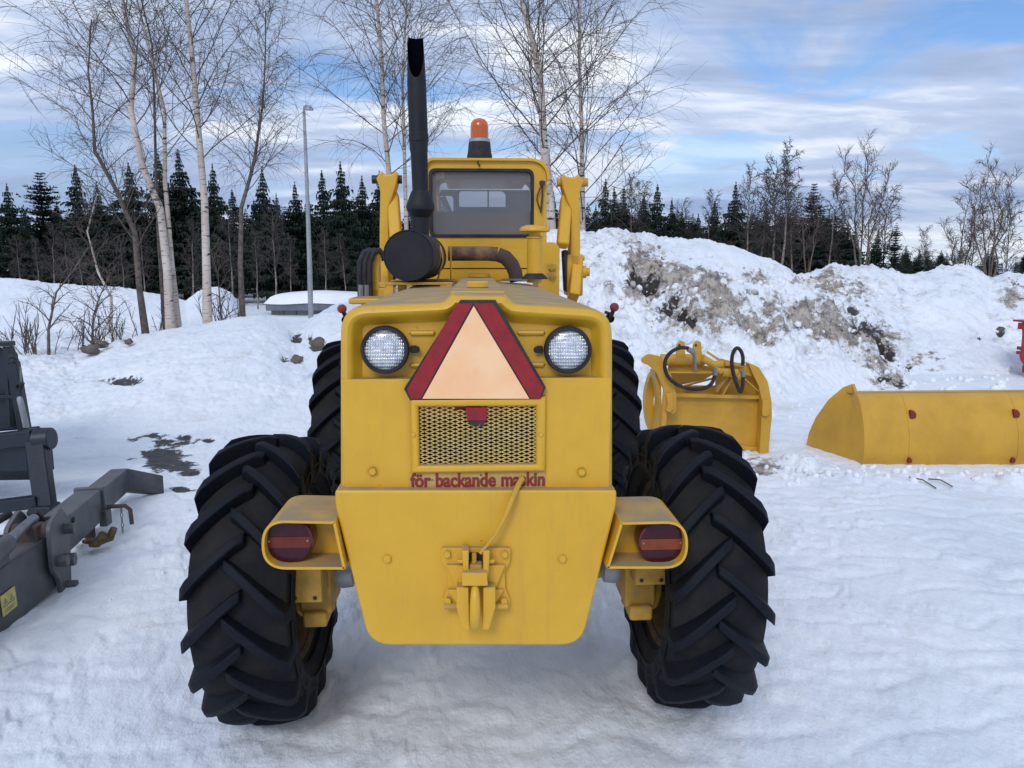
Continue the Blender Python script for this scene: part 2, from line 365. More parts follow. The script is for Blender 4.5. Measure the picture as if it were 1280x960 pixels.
def worley(x, y):
    xi = np.floor(x).astype(np.int64); yi = np.floor(y).astype(np.int64); best = np.full(x.shape, 9.0); hv = np.zeros(x.shape)
    for i in (-1, 0, 1):
        for j in (-1, 0, 1):
            h = PERM[(PERM[(xi + i) & 4095] + yi + j) & 4095]
            cx = xi + i + (h % 64) / 64.0; cy = yi + j + (h // 64) / 64.0
            d = (x - cx) ** 2 + (y - cy) ** 2; k = d < best; best = np.where(k, d, best); hv = np.where(k, (h % 97) / 97.0, hv)
    return np.sqrt(best), hv
def sst(a, b, x):
    t = np.clip((x - a) / (b - a), 0, 1); return t * t * (3 - 2 * t)

# ------------------------------------------------------------------ terrain heights
def ridge(spec, yr, yf, yb, drop):
    """spec: (px, py) outline; yr ridge distance, yf foot distance, yb back foot : number or list of (px, value)"""
    def q(v, px): return float(np.interp(px, [a for a, _ in v], [b for _, b in v])) if isinstance(v, list) else v
    us = []; zs = []; rr = []; ff = []; bb = []
    for px, py in spec:
        y = q(yr, px); us.append(U(px, py)); zs.append(PZ(px, py, y)); rr.append(y); ff.append(q(yf, px)); bb.append(q(yb, px))
    return [np.array(a) for a in (us, zs, rr, ff, bb)] + [drop]
RB1 = ridge([(-700, 478), (-300, 474), (0, 464), (60, 452), (100, 440), (140, 427), (180, 419), (220, 411), (260, 405), (300, 398), (325, 397), (345, 401), (362, 407), (380, 407), (392, 398), (405, 392), (440, 389), (480, 395), (540, 430), (600, 500)], 13.0, [(0, 8.2), (200, 7.2), (400, 7.4)], 15.8, .55)
RB2 = ridge([(-900, 340), (-300, 345), (0, 348), (30, 349), (60, 354), (100, 357), (150, 359), (200, 369), (232, 377), (243, 368), (255, 361), (272, 359), (288, 366), (305, 386), (325, 396), (350, 410), (385, 410), (398, 394), (418, 382), (440, 378), (465, 386), (520, 398), (700, 420), (1000, 440)], 22.0, 16.0, 27.0, .8)
RR1 = ridge([(430, 440), (480, 395), (560, 345), (640, 305), (690, 288), (727, 291), (745, 293), (763, 286), (780, 291), (809, 291), (845, 296), (881, 300), (917, 307), (954, 320), (990, 338), (1020, 360), (1060, 395), (1100, 430), (1150, 486), (1300, 500)],
            [(954, 13.0), (1060, 12.2), (1150, 11.6)], [(480, 8.0), (727, 8.6), (900, 8.8), (1000, 9.6), (1150, 11.3)], 16.5, .7)
RR2 = ridge([(820, 420), (900, 370), (960, 348), (1017, 340), (1044, 331), (1076, 332), (1108, 335), (1135, 345), (1156, 340), (1176, 335), (1207, 329), (1226, 335), (1240, 345), (1257, 336), (1280, 337), (1400, 332), (1600, 340), (2000, 360)], 15.5, 11.9, 20.0, .8)
def rh(rg, x, y, pw=1.0):
    us, zs, rr, ff, bb, drop = rg; u = x / np.maximum(y, .5)
    z = np.interp(u, us, zs); r = np.interp(u, us, rr); f = np.interp(u, us, ff); b = np.interp(u, us, bb)
    t = np.clip((y - f) / (r - f), 0, 1); s = (0.55 * t ** pw + .45 * t * t * (3 - 2 * t)); s = s * (1 - .0)
    t2 = np.clip((y - r) / (b - r), 0, 1); back = 1 - drop * (t2 * t2 * (3 - 2 * t2))
    far = 1 - sst(b + 1.5, b + 7, y)
    ok = (y > .5)
    return np.where(ok, np.maximum(z, 0) * s * back * far, 0), ok * sst(0, .12, t)
def project(x, y, z):
    P = np.stack([x, y, z - CAMH], -1) @ np.array(CR); d = np.maximum(-P[..., 2], .01)
    return 640 + F * P[..., 0] / d, 480 - F * P[..., 1] / d
# dirt: (px, py, rx, ry, strength)
DIRT = [(800, 325, 22, 20, .9), (745, 310, 12, 10, .5), (788, 305, 16, 12, .5), (820, 345, 26, 22, 1), (850, 350, 30, 16, .8), (880, 365, 34, 20, .9), (905, 385, 34, 20, .9), (845, 395, 26, 18, .8), (795, 370, 22, 14, .7),
        (880, 400, 30, 16, .8), (930, 395, 26, 16, .8), (945, 348, 18, 12, .85), (965, 385, 24, 14, .7), (960, 412, 30, 14, .9), (1000, 395, 26, 16, .9), (1035, 410, 30, 18, 1), (1070, 412, 26, 18, 1), (1100, 430, 20, 22, 1), (1095, 455, 16, 18, .7), (1110, 472, 18, 12, .9),
        (1035, 350, 34, 16, .75), (1065, 360, 30, 16, .6), (1050, 385, 20, 10, .5), (1130, 362, 20, 8, .4), (1140, 420, 22, 20, .35), (1160, 450, 30, 18, .45), (1265, 362, 14, 16, .8), (760, 365, 20, 14, .5), (755, 335, 14, 14, .45), (1000, 350, 16, 8, .5), (925, 430, 18, 6, .4), (965, 430, 10, 12, .7),
        (730, 385, 16, 8, .45), (985, 505, 30, 8, .0), (960, 590, 60, 10, .55), (1010, 600, 40, 7, .4), (185, 440, 60, 5, .15), (70, 485, 50, 6, .3), (990, 665, 30, 14, .25), (850, 920, 90, 12, .18), (90, 720, 40, 12, .15), (980, 670, 25, 10, .25)]
SOIL = [(797, 344, 16, 9, 1), (815, 350, 14, 8, 1), (842, 372, 9, 8, .8), (834, 382, 10, 6, 1), (850, 395, 9, 6, 1), (862, 402, 8, 5, 1), (826, 328, 10, 10, .5), (1078, 405, 12, 8, 1), (1092, 415, 12, 8, 1), (1102, 427, 10, 9, 1), (1112, 440, 8, 9, .9), (1088, 408, 8, 8, 1), (1135, 460, 5, 5, .8), (1104, 474, 10, 4, .9), (1124, 480, 7, 6, .8), (1065, 385, 8, 4, .8),
        (152, 474, 22, 5, .9), (165, 470, 14, 4, .8), (215, 552, 26, 10, .7), (205, 572, 26, 14, 1), (222, 583, 20, 7, .9), (230, 548, 20, 5, .7), (190, 545, 14, 6, .6), (170, 548, 12, 4, .5), (238, 590, 14, 5, .9), (185, 600, 20, 4, .5), (228, 612, 16, 4, .8), (262, 550, 7, 3, .9), (100, 545, 16, 4, .3), (168, 572, 14, 4, .45),
        (371, 420, 7, 5, 1), (397, 428, 9, 7, 1), (372, 446, 8, 5, 1), (357, 447, 5, 3, 1), (388, 420, 3, 4, .8), (110, 434, 12, 5, .5), (124, 428, 12, 4, .9), (160, 425, 6, 3, .8), (1251, 410, 5, 4, 1), (1224, 418, 2, 2, 1)]
def blobs(px, py, lst):
    s = np.zeros(px.shape)
    for cx, cy, rx, ry, k in lst:
        d = ((px - cx) / (rx * 1.15)) ** 2 + ((py - cy) / (ry * 1.15)) ** 2; s = np.maximum(s, k * np.exp(-d * .9))
    return s
def height(x, y):
    b1, m1 = rh(RB1, x, y); b2, m2 = rh(RB2, x, y); r1, m3 = rh(RR1, x, y, 1.0); r2, m4 = rh(RR2, x, y, .9)
    left = np.maximum(b1, b2); right = np.maximum(r1, r2)
    z = np.maximum(left, right)
    d = np.sqrt(x * x + y * y)
    z0 = z
    z = z + .035 * fbm(x * .45, y * .45, 3) + (.035 + .07 * (right > left)) * fbm(x * .35 + 5, y * .35, 3) * sst(.05, .5, z0) 
    nearm = (1 - sst(14, 22, d))
    z = z + nearm * (.006 * fbm(x * 2.6, y * 1.6, 3) + .006 * billow(x * 5, y * 2.6, 4) + .005 * fbm(x * 14, y * 11, 2)) * (1 - .6 * sst(.1, .4, left))
    z = z + (1 - sst(7, 12, d)) * .015 * sst(.10, .34, pn(x * 8.3 + 2, y * 5.1) + .6 * pn(x * 19, y * 12)) * sst(-.1, .3, pn(x * .9, y * .9 + 4)) 
    z = z - (1 - sst(7, 12, d)) * .012 * sst(.86, 1.0, 1 - np.abs(pn(x * 1.7 + 8 + .4 * pn(x * 5, y * 5), y * 3.4)))
    tr = np.maximum(0, 1 - ((x * x) / 9 + (y - 2.6) ** 2 / 9)); z = z + .008 * fbm(x * 8 + 3, y * 8, 3) * tr
    px, py = project(x, y, z)
    # chunky, broken faces of the ploughed heaps
    smooth_top = np.exp(-(((px - 900) / 90) ** 2 + ((py - 322) / 24) ** 2)) * .97 + np.exp(-(((px - 1190) / 55) ** 2 + ((py - 395) / 45) ** 2)) * .75
    ck = sst(.12, .5, right) * np.clip(1 - smooth_top, .08, 1) * sst(.35, 1.0, np.where(right >= left, 1.0, 0))
    ck = ck * (1 - .0 * px)
    dm = blobs(px, py, DIRT); crest = sst(.8, 1.0, right / np.maximum(np.interp(x / np.maximum(y, .5), RR1[0], RR1[1]), .3)) * (y > 11)
    w1, h1 = worley(x * 1.9, y * 1.6); w2, h2 = worley(x * 5.1 + 3, y * 4.3); w3, h3 = worley(x * 12 + 9, y * 10)
    lump = (.26 * (h1 - .45) * sst(.75, .35, w1) + .12 * (h2 - .3) * sst(.7, .25, w2)) * (1 - .55 * crest) + .055 * h3 * sst(.6, .2, w3) + .13 * billow(x * 1.1, y * 1.1, 4) * (1 - .5 * crest) - .14
    z = z + ck * lump * (.75 + .9 * dm)
    fk = sst(.0, .06, right) * (1 - sst(.2, .5, right)); z = z + fk * (.03 * h2 * sst(.7, .2, w2) + .02 * h3 * sst(.6, .2, w3)) * (y > 6)
    so = blobs(px, py, SOIL) * (y > 4); z = z - .13 * so * sst(.05, .3, z0) - .012 * so
    # rims of snow pushed off by traffic in front of the bucket and the grapple
    for x0, y0, x1, y1, wd, hh in ((2.3, 6.15, 4.6, 5.9, .2, .03), (4.4, 5.95, 7.5, 6.1, .16, .055), (2.35, 6.7, 2.9, 6.4, .2, .06)):
        dx, dy = x1 - x0, y1 - y0; t = np.clip(((x - x0) * dx + (y - y0) * dy) / (dx * dx + dy * dy), 0, 1); dd = np.hypot(x - x0 - t * dx, y - y0 - t * dy)
        z = z + hh * np.exp(-(dd / wd) ** 2) * (.25 + 1.3 * h2 * sst(.75, .2, w2) + .5 * h3)
    return z, left, right, ck, so, dm, px, py
def hz(x, y):
    a = height(np.array([float(x)]), np.array([float(y)])); return float(a[0][0])

def terrain():
    dense = np.linspace(R(-41), R(43), 900)
    ang = np.concatenate([np.linspace(R(-180), R(-42), 50), dense, np.linspace(R(44), R(178), 50)])
    rr = np.concatenate([np.array([.35, .8, 1.2, 1.5]), np.linspace(1.75, 8, 200), np.linspace(8.03, 16.5, 230), np.linspace(16.6, 30, 60), np.geomspace(31, 1500, 26)])
    A, Q = np.meshgrid(ang, rr); X = Q * np.sin(A); Y = Q * np.cos(A)
    Z, left, right, ck, so, dm, px, py = height(X, Y)
    nr, nc = A.shape
    co = np.stack([X, Y, Z], -1).reshape(-1, 3)
    co = np.vstack([co, [[0, 0, float(Z[0].mean())]]])
    i = np.arange(nr - 1)[:, None]; j = np.arange(nc)[None, :]; j2 = (j + 1) % nc
    q = np.stack([i * nc + j, i * nc + j2, (i + 1) * nc + j2, (i + 1) * nc + j], -1).reshape(-1, 4)[:, ::-1]
    L = left.reshape(-1); Rr = right.reshape(-1)
    isP = (Rr[q].max(1) > .06) & (Rr[q].max(1) >= L[q].max(1)); isB = (~isP) & (L[q].max(1) > .06)
    rough = np.append(ck.reshape(-1), 0.); soil = np.append(so.reshape(-1), 0.); dirt = np.append(dm.reshape(-1), 0.)
    dirt = dirt * 1.0
    out = []
    for nm, sel in (('snow_ground', ~(isP | isB)), ('snow_bank', isB), ('snow_heap', isP)):
        qq = q[sel]; used, inv = np.unique(qq.reshape(-1), return_inverse=True); me = bpy.data.meshes.new(nm)
        cc = co[used]; n = len(qq)
        me.vertices.add(len(cc)); me.vertices.foreach_set('co', cc.reshape(-1).astype(np.float32))
        me.loops.add(n * 4); me.loops.foreach_set('vertex_index', inv.astype(np.int32)); me.polygons.add(n); me.polygons.foreach_set('loop_start', np.arange(0, n * 4, 4, dtype=np.int32))
        me.update(calc_edges=True)
        me.polygons.foreach_set('use_smooth', np.ones(n, bool))
        for an, av in (('soil', soil), ('dirt', dirt), ('rough', rough)):
            at = me.attributes.new(an, 'FLOAT', 'POINT'); at.data.foreach_set('value', av[used].astype(np.float32))
        me.materials.append(M_snow)
        o = bpy.data.objects.new(nm, me); COL.objects.link(o); o['kind'] = 'structure'; out.append(o)
    out[0]['label'] = 'trampled pale snow on the yard ground around the machines'
    out[1]['label'] = 'smooth snow bank rising towards the birches at left'
    out[2]['label'] = 'ploughed heap of dirty lumpy snow behind the attachments'
    return out

def snow_mat():
    m = bpy.data.materials.new('snow'); m.use_nodes = True; t = m.node_tree; nn = t.nodes; lk = t.links; b = nn['Principled BSDF']
    b.inputs['Roughness'].default_value = .62; b.inputs['Specular IOR Level'].default_value = .25
    g = nn.new('ShaderNodeNewGeometry')
    def nz(sc_, det=6, ro=.55, off=0, dist=0, stretch=None):
        mpn = nn.new('ShaderNodeMapping'); mpn.inputs['Location'].default_value = (off, off * .7, off * .3); lk.new(g.outputs['Position'], mpn.inputs[0])
        if stretch: mpn.inputs['Scale'].default_value = stretch
        n = nn.new('ShaderNodeTexNoise'); n.inputs['Scale'].default_value = sc_; n.inputs['Detail'].default_value = det; n.inputs['Roughness'].default_value = ro; n.inputs['Distortion'].default_value = dist; lk.new(mpn.outputs[0], n.inputs['Vector']); return n.outputs[0]
    def mr(s, a, b2, c=0., d=1.):
        r = nn.new('ShaderNodeMapRange'); r.inputs[1].default_value = a; r.inputs[2].default_value = b2; r.inputs[3].default_value = c; r.inputs[4].default_value = d; lk.new(s, r.inputs[0]); return r.outputs[0]
    def mt(op, a, c, cl=False):
        x = nn.new('ShaderNodeMath'); x.operation = op; x.use_clamp = cl
        for s, q in ((x.inputs[0], a), (x.inputs[1], c)):
            if isinstance(q, (int, float)): s.default_value = q
            else: lk.new(q, s)
        return x.outputs[0]
    def mx(f, a, c):
        x = nn.new('ShaderNodeMix'); x.data_type = 'RGBA'
        for s, q in ((x.inputs[0], f), (x.inputs[6], a), (x.inputs[7], c)):
            if isinstance(q, tuple): s.default_value = q
            else: lk.new(q, s)
        return x.outputs[2]
    def at(nm):
        a = nn.new('ShaderNodeAttribute'); a.attribute_name = nm; return a.outputs['Fac']
    c = mx(mr(nz(.7, 6), .35, .65), (.74, .79, .86, 1), (.84, .87, .91, 1))
    c = mx(mr(nz(3, 8, .65, 3, 0), .50, .68, 0, .5), c, (.60, .64, .72, 1))          # compacted, greyer icy spots
    c = mx(mr(nz(2.1, 8, .7, 8, .5), .60, .72, 0, .35), c, (.56, .52, .47, 1))        # faint brown traffic stains
    c = mx(mt('MULTIPLY', mr(nz(34, 3, .6, 21), .72, .76), mr(nz(1.3, 4, .6, 30), .50, .62, 0, .8)), c, (.14, .11, .08, 1))   # grit
    c = mx(mr(nz(.9, 7, .65, 40), .60, .72, 0, .45), c, (.58, .53, .46, 1))
    # dirt and soil lying in and on the snow
    dn = mt('ADD', mt('MULTIPLY', at('dirt'), 1.35), mt('MULTIPLY', mt('SUBTRACT', nz(3.6, 9, .78, 5, .3), .5), 4.2))
    rn = mt('MULTIPLY', at('rough'), mr(nz(4.0, 9, .75, 12), .50, .66, 0, .7))
    df = mt('MAXIMUM', mt('MULTIPLY', mr(dn, .58, .84), mr(at('dirt'), .05, .3)), rn, True)
    dcol = mx(mr(nz(7, 9, .8, 2), .42, .56), (.06, .042, .03, 1), (.42, .355, .28, 1))
    c = mx(mt('MULTIPLY', df, .88), c, dcol)
    sn = mt('ADD', mt('MULTIPLY', at('soil'), 1.2), mt('MULTIPLY', mt('SUBTRACT', nz(7, 9, .7, 7, .3, (1, 1, 1)), .5), 2.6))
    sf = mt('MULTIPLY', mr(sn, .50, .66), mr(at('soil'), .08, .3), True)
    c = mx(mt('MULTIPLY', sf, .95), c, mx(mr(nz(30, 4), .4, .6), (.008, .008, .008, 1), (.035, .028, .022, 1)))
    lk.new(c, b.inputs['Base Color'])
    h = mt('ADD', mt('MULTIPLY', nz(13, 7, .62, 1, 0, (1, .5, 1)), .8), mt('MULTIPLY', nz(45, 4, .6, 2), .13))
    h = mt('ADD', h, mt('MULTIPLY', nz(4.0, 6, .6, 4, 0, (1, .4, 1)), .55))
    bp = nn.new('ShaderNodeBump'); bp.inputs['Strength'].default_value = .55; bp.inputs['Distance'].default_value = .05; lk.new(h, bp.inputs['Height']); lk.new(bp.outputs[0], b.inputs['Normal'])
    return m
M_snow = snow_mat()
M_snowc = mat('clean_snow', (.84, .86, .90), .6, var=.02, vscale=3, bump=.4, bscale=12, spec=.25)
terrain()

# ------------------------------------------------------------------ wheel loader
LO = thing('wheel_loader', 'old yellow wheel loader seen from behind, orange triangle on its hood and big lugged tyres', 'wheel loader', (0, 3.9, 0))
YR = 2.34                               # distance of the rear panel
def q2(px, py, Y): p = pt(px, py, Y); return (p.x, p.z)

# hood shell : outer outline (inverted U with a raised middle)
zb = PZ(597, 612, YR)
out = [q2(424, 612, YR), q2(424, 470, YR), q2(424, 383, YR), q2(557, 377, YR), q2(565, 368, YR), q2(632, 369, YR), q2(640, 379, YR), q2(767, 387, YR), q2(767, 470, YR), q2(767, 612, YR)]
def open_round(pts, rad, seg=7):
    r = rp(pts, rad, seg); return r
prof = rp(out, [0, 0, .085, .02, .012, .012, .02, .085, 0, 0], 8)
def inset(pf, d):
    n = len(pf); res = []
    for i, p in enumerate(pf):
        a = Vector(pf[max(i - 1, 0)]); b = Vector(pf[min(i + 1, n - 1)]); t = (b - a).normalized(); nrm = Vector((t.y, -t.x))
        res.append((p[0] + nrm.x * d, p[1] + nrm.y * d))
    return res
hood = MB(); n = len(prof)
def loft(mb, loops, m=0):
    k = len(loops[0]); vs = [v for lp in loops for v in lp]; fs = []
    for i in range(len(loops) - 1):
        for j in range(k - 1): fs.append((i * k + j, i * k + j + 1, (i + 1) * k + j + 1, (i + 1) * k + j))
    mb.add(vs, fs, m)
def lp3(pf, y): return [(a, y, b) for a, b in pf]
LE = 5.27
loft(hood, [lp3(prof, LE), lp3(prof, 3.9), lp3(prof, 3.0), lp3(prof, YR + .03), lp3(inset(prof, .005), YR + .014), lp3(inset(prof, .014), YR + .004), lp3(inset(prof, .024), YR), lp3(inset(prof, .034), YR + .006), lp3(inset(prof, .042), YR + .02), lp3(inset(prof, .052), YR + .04), lp3(inset(prof, .066), YR + .052)])
obj('hood', hood, M_yel, LO, smooth=45)
hood_o = COL.objects['hood']
zc = PZ(597, 369, YR)
def htop(x, y): return zc - .02 * (abs(x) > .1) 
# seams of the hood's middle cover, filler caps
hc = MB(); hc.prism(rp([(-.088, 2.52), (.092, 2.52), (.1, 5.2), (-.1, 5.2)], .01, 3), zc - .004, zc + .006, fr=(Vector((0, 0, 0)), Vector((1, 0, 0)), Vector((0, 1, 0)), Vector((0, 0, 1))))
obj('hood_cover', hc, M_yel, hood_o, bevel=.003)
for px, Y, r in ((597, 2.86, .042), (599, 5.05, .075)):
    c = MB(); x = PX(px, 360, Y); c.lathe([(0, .028), (r * .85, .027), (r, .022), (r, .006), (r * .9, .003), (r * .9, 0)], (x, Y, zc + .004), (0, 0, 1), 28); obj('filler_cap', c, M_yel, hood_o)
# recessed lamp panel
z473 = PZ(597, 473, YR); z402 = PZ(597, 396, YR)
rp_in = inset(prof, .064)
xL_, xR_ = rp_in[0][0] - .004, rp_in[-1][0] + .004
rec = MB(); zi = max(p[1] for p in rp_in)
poly = [(xL_, z473 - .03)] + [p for p in rp_in if p[1] > z473] + [(xR_, z473 - .03)]
rec.prism(poly, YR + .05, YR + .07)
obj('lamp_panel', rec, M_yel, LO)
# raised trim lip round the lamp panel and pressed ribs
lp = MB()
for s, x0, x1 in ((-1, PX(440, 440, YR), PX(545, 440, YR)), (1, PX(650, 440, YR), PX(752, 440, YR))):
    for py in (416, 456):
        z = PZ(597, py, YR + .05)
        a, b = (PX(511, py, YR + .05), PX(545, py, YR + .05)) if s < 0 else (PX(645, py, YR + .05), PX(682, py, YR + .05))
        lp.tube([(a, YR + .052, z), (a + .008, YR + .047, z), (b - .008, YR + .047, z), (b, YR + .052, z)], [.001, .008, .008, .001], 8)
split('pressed_rib', lp, M_yel, LO)
for px in (443, 749):
    b = MB(); p = pt(px, 438, YR + .05); b.lathe([(0, -.014), (.007, -.012), (.009, -.006), (.009, 0)], p, (0, 1, 0), 12); obj('rivet', b, M_yel, LO)
# lower panel with the grille opening
xa, xb = PX(424, 540, YR) + .010, PX(767, 540, YR) - .010
o_ = [(xa, zb), (xb, zb), (xb, z473), (xa, z473)]
def orect(x0, z0, x1, z1): return [(x0, z0), (x1, z0), (x1, z1), (x0, z1)]
gx0, gz1 = q2(520, 507, YR); gx1, gz0 = q2(673, 583, YR)
low_ = MB(); low_.ring(o_, orect(gx0, gz0, gx1, gz1), YR - .001, YR + .045)
lowp = obj('rear_panel', low_, M_yel, LO, bevel=.004)
for px, py in ((466, 589), (727, 590)):
    b = MB(); p = pt(px, py, YR - .004); b.lathe([(0, -.010), (.010, -.010), (.013, -.006), (.013, 0)], p, (0, 1, 0), 6); b.lathe([(.017, -.002), (.017, .0)], p, (0, 1, 0), 20); obj('bolt', b, M_yel, lowp)
bk = MB(); bk.box(((gx0 + gx1) / 2, YR + .19, (gz0 + gz1) / 2), (gx1 - gx0 + .1, .02, gz1 - gz0 + .1)); obj('radiator_core', bk, M_black, LO)
# grille frame + expanded mesh
fx0, fz1 = q2(512, 497, YR - .02); fx1, fz0 = q2(682, 590, YR - .02)
gi0, gj1 = q2(523, 509, YR - .02); gi1, gj0 = q2(670, 580, YR - .02)
gf = MB()
def lpq(x0, z0, x1, z1, y): return [(x0, y, z0), (x1, y, z0), (x1, y, z1), (x0, y, z1)]
loops = [lpq(fx0, fz0, fx1, fz1, YR - .004)]
for t, y in ((0, YR - .012), (.12, YR - .021), (.35, YR - .026), (.65, YR - .026), (.88, YR - .021), (1, YR - .012), (1, YR + .01)):
    loops.append(lpq(lerp(fx0, gi0, t), lerp(fz0, gj0, t), lerp(fx1, gi1, t), lerp(fz1, gj1, t), y))
vs = [v for l in loops for v in l]; fs = [(i * 4 + j, i * 4 + (j + 1) % 4, (i + 1) * 4 + (j + 1) % 4, (i + 1) * 4 + j) for i in range(len(loops) - 1) for j in range(4)]
gf.add(vs, fs); gfo = obj('grille_frame', gf, M_yel, LO, smooth=50, recalc=False)
for px in (517, 676):
    b = MB(); b.lathe([(0, -.007), (.006, -.006), (.008, 0)], pt(px, 543, YR - .025), (0, 1, 0), 12); obj('screw', b, M_yel, gfo)
gm = MB(); cw = (gi1 - gi0) / 11.4; ch = (gj1 - gj0) / 15; rr_ = random.Random(3)
hx, hz2 = cw / 2, ch / 2; nx = int((gi1 - gi0) / hx) + 1; nz_ = int((gj1 - gj0) / hz2) + 1
for i in range(nx):
    for j in range(nz_):
        x0 = gi0 + i * hx; x1 = min(x0 + hx, gi1 + .004); za = gj0 + j * hz2; zb2 = za + hz2
        if (i + j) % 2: za, zb2 = zb2, za
        if 4.7 < (x0 - gi0) / cw < 6.0 and max(za, zb2) > gj1 - .028: continue
        if (x0 - gi0) / cw < 4.7 and (x0 - gi0) / cw > 3.2 and max(za, zb2) > gj1 - .012: continue
        gm.bar((x0, YR - .004, za), (x1, YR - .008, zb2), .0030, .0038, up=(0, 1, 0))
obj('grille_mesh', gm, M_meshp, gfo, smooth=0, recalc=False)
# warning triangle : black edge, red bands, pale centre; its lower band passes behind the mesh
TY = YR - .002
def tq(zx, zy, Y=TY): return q2(400 + zx / 3.2, 330 + zy / 3.2, Y)
tb = MB(); tb.prism([tq(562, 142), tq(702, 142), tq(902, 490), tq(878, 540), tq(858, 548), tq(378, 548), tq(362, 540), tq(338, 495)], TY - .022, TY - .012)
wt = obj('warning_triangle', tb, M_black, LO, bevel=.002)
rd = MB(); y_ = TY - .026
for poly in ([tq(548, 156), tq(612, 156), tq(405, 533), tq(366, 533), tq(352, 496)], [tq(616, 156), tq(692, 156), tq(890, 490), tq(876, 533), tq(842, 533)]):
    rd.prism(poly, y_, TY - .021)
obj('red_band', rd, M_redr, wt)
oc = MB(); oc.prism([tq(615, 166), tq(835, 533), tq(412, 533)], y_ - .0005, TY - .021); obj('pale_panel', oc, M_orr, wt)
rl = MB(); rl.prism([tq(396, 568), tq(850, 568), tq(838, 600), tq(800, 610), tq(440, 612), tq(400, 596)], YR + .012, YR + .016); obj('lower_band', rl, M_redr, wt)
bl = MB(); bl.prism([tq(583, 570), tq(667, 570), tq(665, 622), tq(590, 622)], YR - .020, YR - .012); obj('red_tab', bl, M_redr, wt)
bl = MB(); bl.prism([tq(588, 624), tq(664, 624), tq(648, 648), tq(636, 638), tq(616, 646), tq(606, 640)], YR - .018, YR - .011); obj('black_tab', bl, M_black, wt)
# headlights
for px, dx in ((481, 1), (710, -1)):
    c = pt(px, 437.5, YR + .01); s_ = c.y * 1.03 / F
    ro = 29.5 * s_; ri = 24.5 * s_
    h = MB(); h.lathe([(ro * .86, .04), (ro * .98, .03), (ro, .012), (ro * .985, -.004), (ro * .94, -.012), (ro * .88, -.012), (ri, -.004), (ri, .01)], c, (0, 1, 0), 48)
    ho = obj('headlight', h, M_rubber, LO, recalc=False)
    l = MB(); l.lathe([(.0001, -.016), (ri * .3, -.0145), (ri * .6, -.011), (ri * .85, -.005), (ri, .002)], c, (0, 1, 0), 40); obj('lens', l, M_head, ho, smooth=80)
    l = MB(); p = c + Vector((dx * 34 * s_, .03, -.001)); l.box(p, (.020, .02, .022)); l.lathe([(.011, 0), (0, 0)], p + Vector((dx * .009, -.011, 0)), (0, 1, 0), 14); obj('lamp_tab', l, M_rubber, ho, bevel=.004)
# faded lettering strip
sx0, sz1 = q2(512, 591, YR - .0045); sx1, sz0 = q2(681, 608.5, YR - .0045)
st = MB(); st.prism([(sx0, sz0), (sx1, sz0), (sx1, sz1), (sx0, sz1)], YR - .0062, YR - .003); sto = obj('sticker_strip', st, M_strip, LO)
fc = bpy.data.curves.new('lettering', 'FONT'); fc.body = 'för backande maskin'; fc.size = .048; fc.offset = .0011; fc.extrude = .0003; fc.space_character = 1.0; fc.space_word = 1.15
fo = bpy.data.objects.new('tmp', fc); COL.objects.link(fo); dg = bpy.context.evaluated_depsgraph_get(); me = bpy.data.meshes.new_from_object(fo.evaluated_get(dg)); bpy.data.objects.remove(fo)
co = np.zeros(len(me.vertices) * 3); me.vertices.foreach_get('co', co); co = co.reshape(-1, 3)
xm, xM = co[:, 0].min(), co[:, 0].max(); zm, zM = co[:, 1].min(), co[:, 1].max()
nx_ = sx0 + .003 + (co[:, 0] - xm) / (xM - xm) * (sx1 - sx0 - .004); nz2 = sz0 + .0035 + (co[:, 1] - zm) / (zM - zm) * (sz1 - sz0 - .005); ny_ = YR - .0072 - co[:, 2]
c3 = np.stack([nx_, ny_ - 3.9, nz2], -1); fl_ = [tuple(p.vertices) for p in me.polygons]; nv_ = len(c3); vv_ = []; ff_ = []
for q_, (dx_, dz_) in enumerate(((-.0008, 0), (.0008, .0004), (0, -.0005))):
    vv_ += (c3 + np.array([dx_, -.0002 * q_, dz_])).tolist(); ff_ += [tuple(i + nv_ * q_ for i in f) for f in fl_]
me = bpy.data.meshes.new('lettering'); me.from_pydata(vv_, [], ff_); me.materials.append(M_ltr)
lo_ = bpy.data.objects.new('lettering', me); COL.objects.link(lo_); lo_.parent = sto
# worn-off flakes over the lettering
fk = MB()
for px, py, s_ in ((601, 594, .003), (540, 600, .0025), (652, 596, .003), (668, 594, .002)):
    p = pt(px, py, YR - .009); fk = MB(); fk.prism([(p.x - s_, p.z - s_ * .8), (p.x + s_ * .3, p.z - s_ * 1.2), (p.x + s_ * 1.1, p.z + s_ * .3), (p.x + s_ * .2, p.z + s_), (p.x - s_ * .9, p.z + s_ * .5)], YR - .0088, YR - .0076); obj('paint_flake', fk, M_jib, sto)

# counterweight
YC = 2.30
cwp = rp([q2(418.5, 613, YC), q2(418.5, 632, YC), q2(462, 807, YC), q2(727, 807, YC), q2(771, 630, YC), q2(771, 613, YC)], [.012, .05, .07, .07, .05, .012], 8)
cwm = MB(); cwm.prism(cwp, YC, YC + .42)
cwo = obj('counterweight', cwm, M_yel, LO, bevel=.014, seg=4)
for px, py in ((484, 698), (703, 698)):
    b = MB(); b.lathe([(0, -.011), (.011, -.010), (.014, -.005), (.014, .002)], pt(px, py, YC), (0, 1, 0), 16); obj('bolt', b, M_yel, cwo)
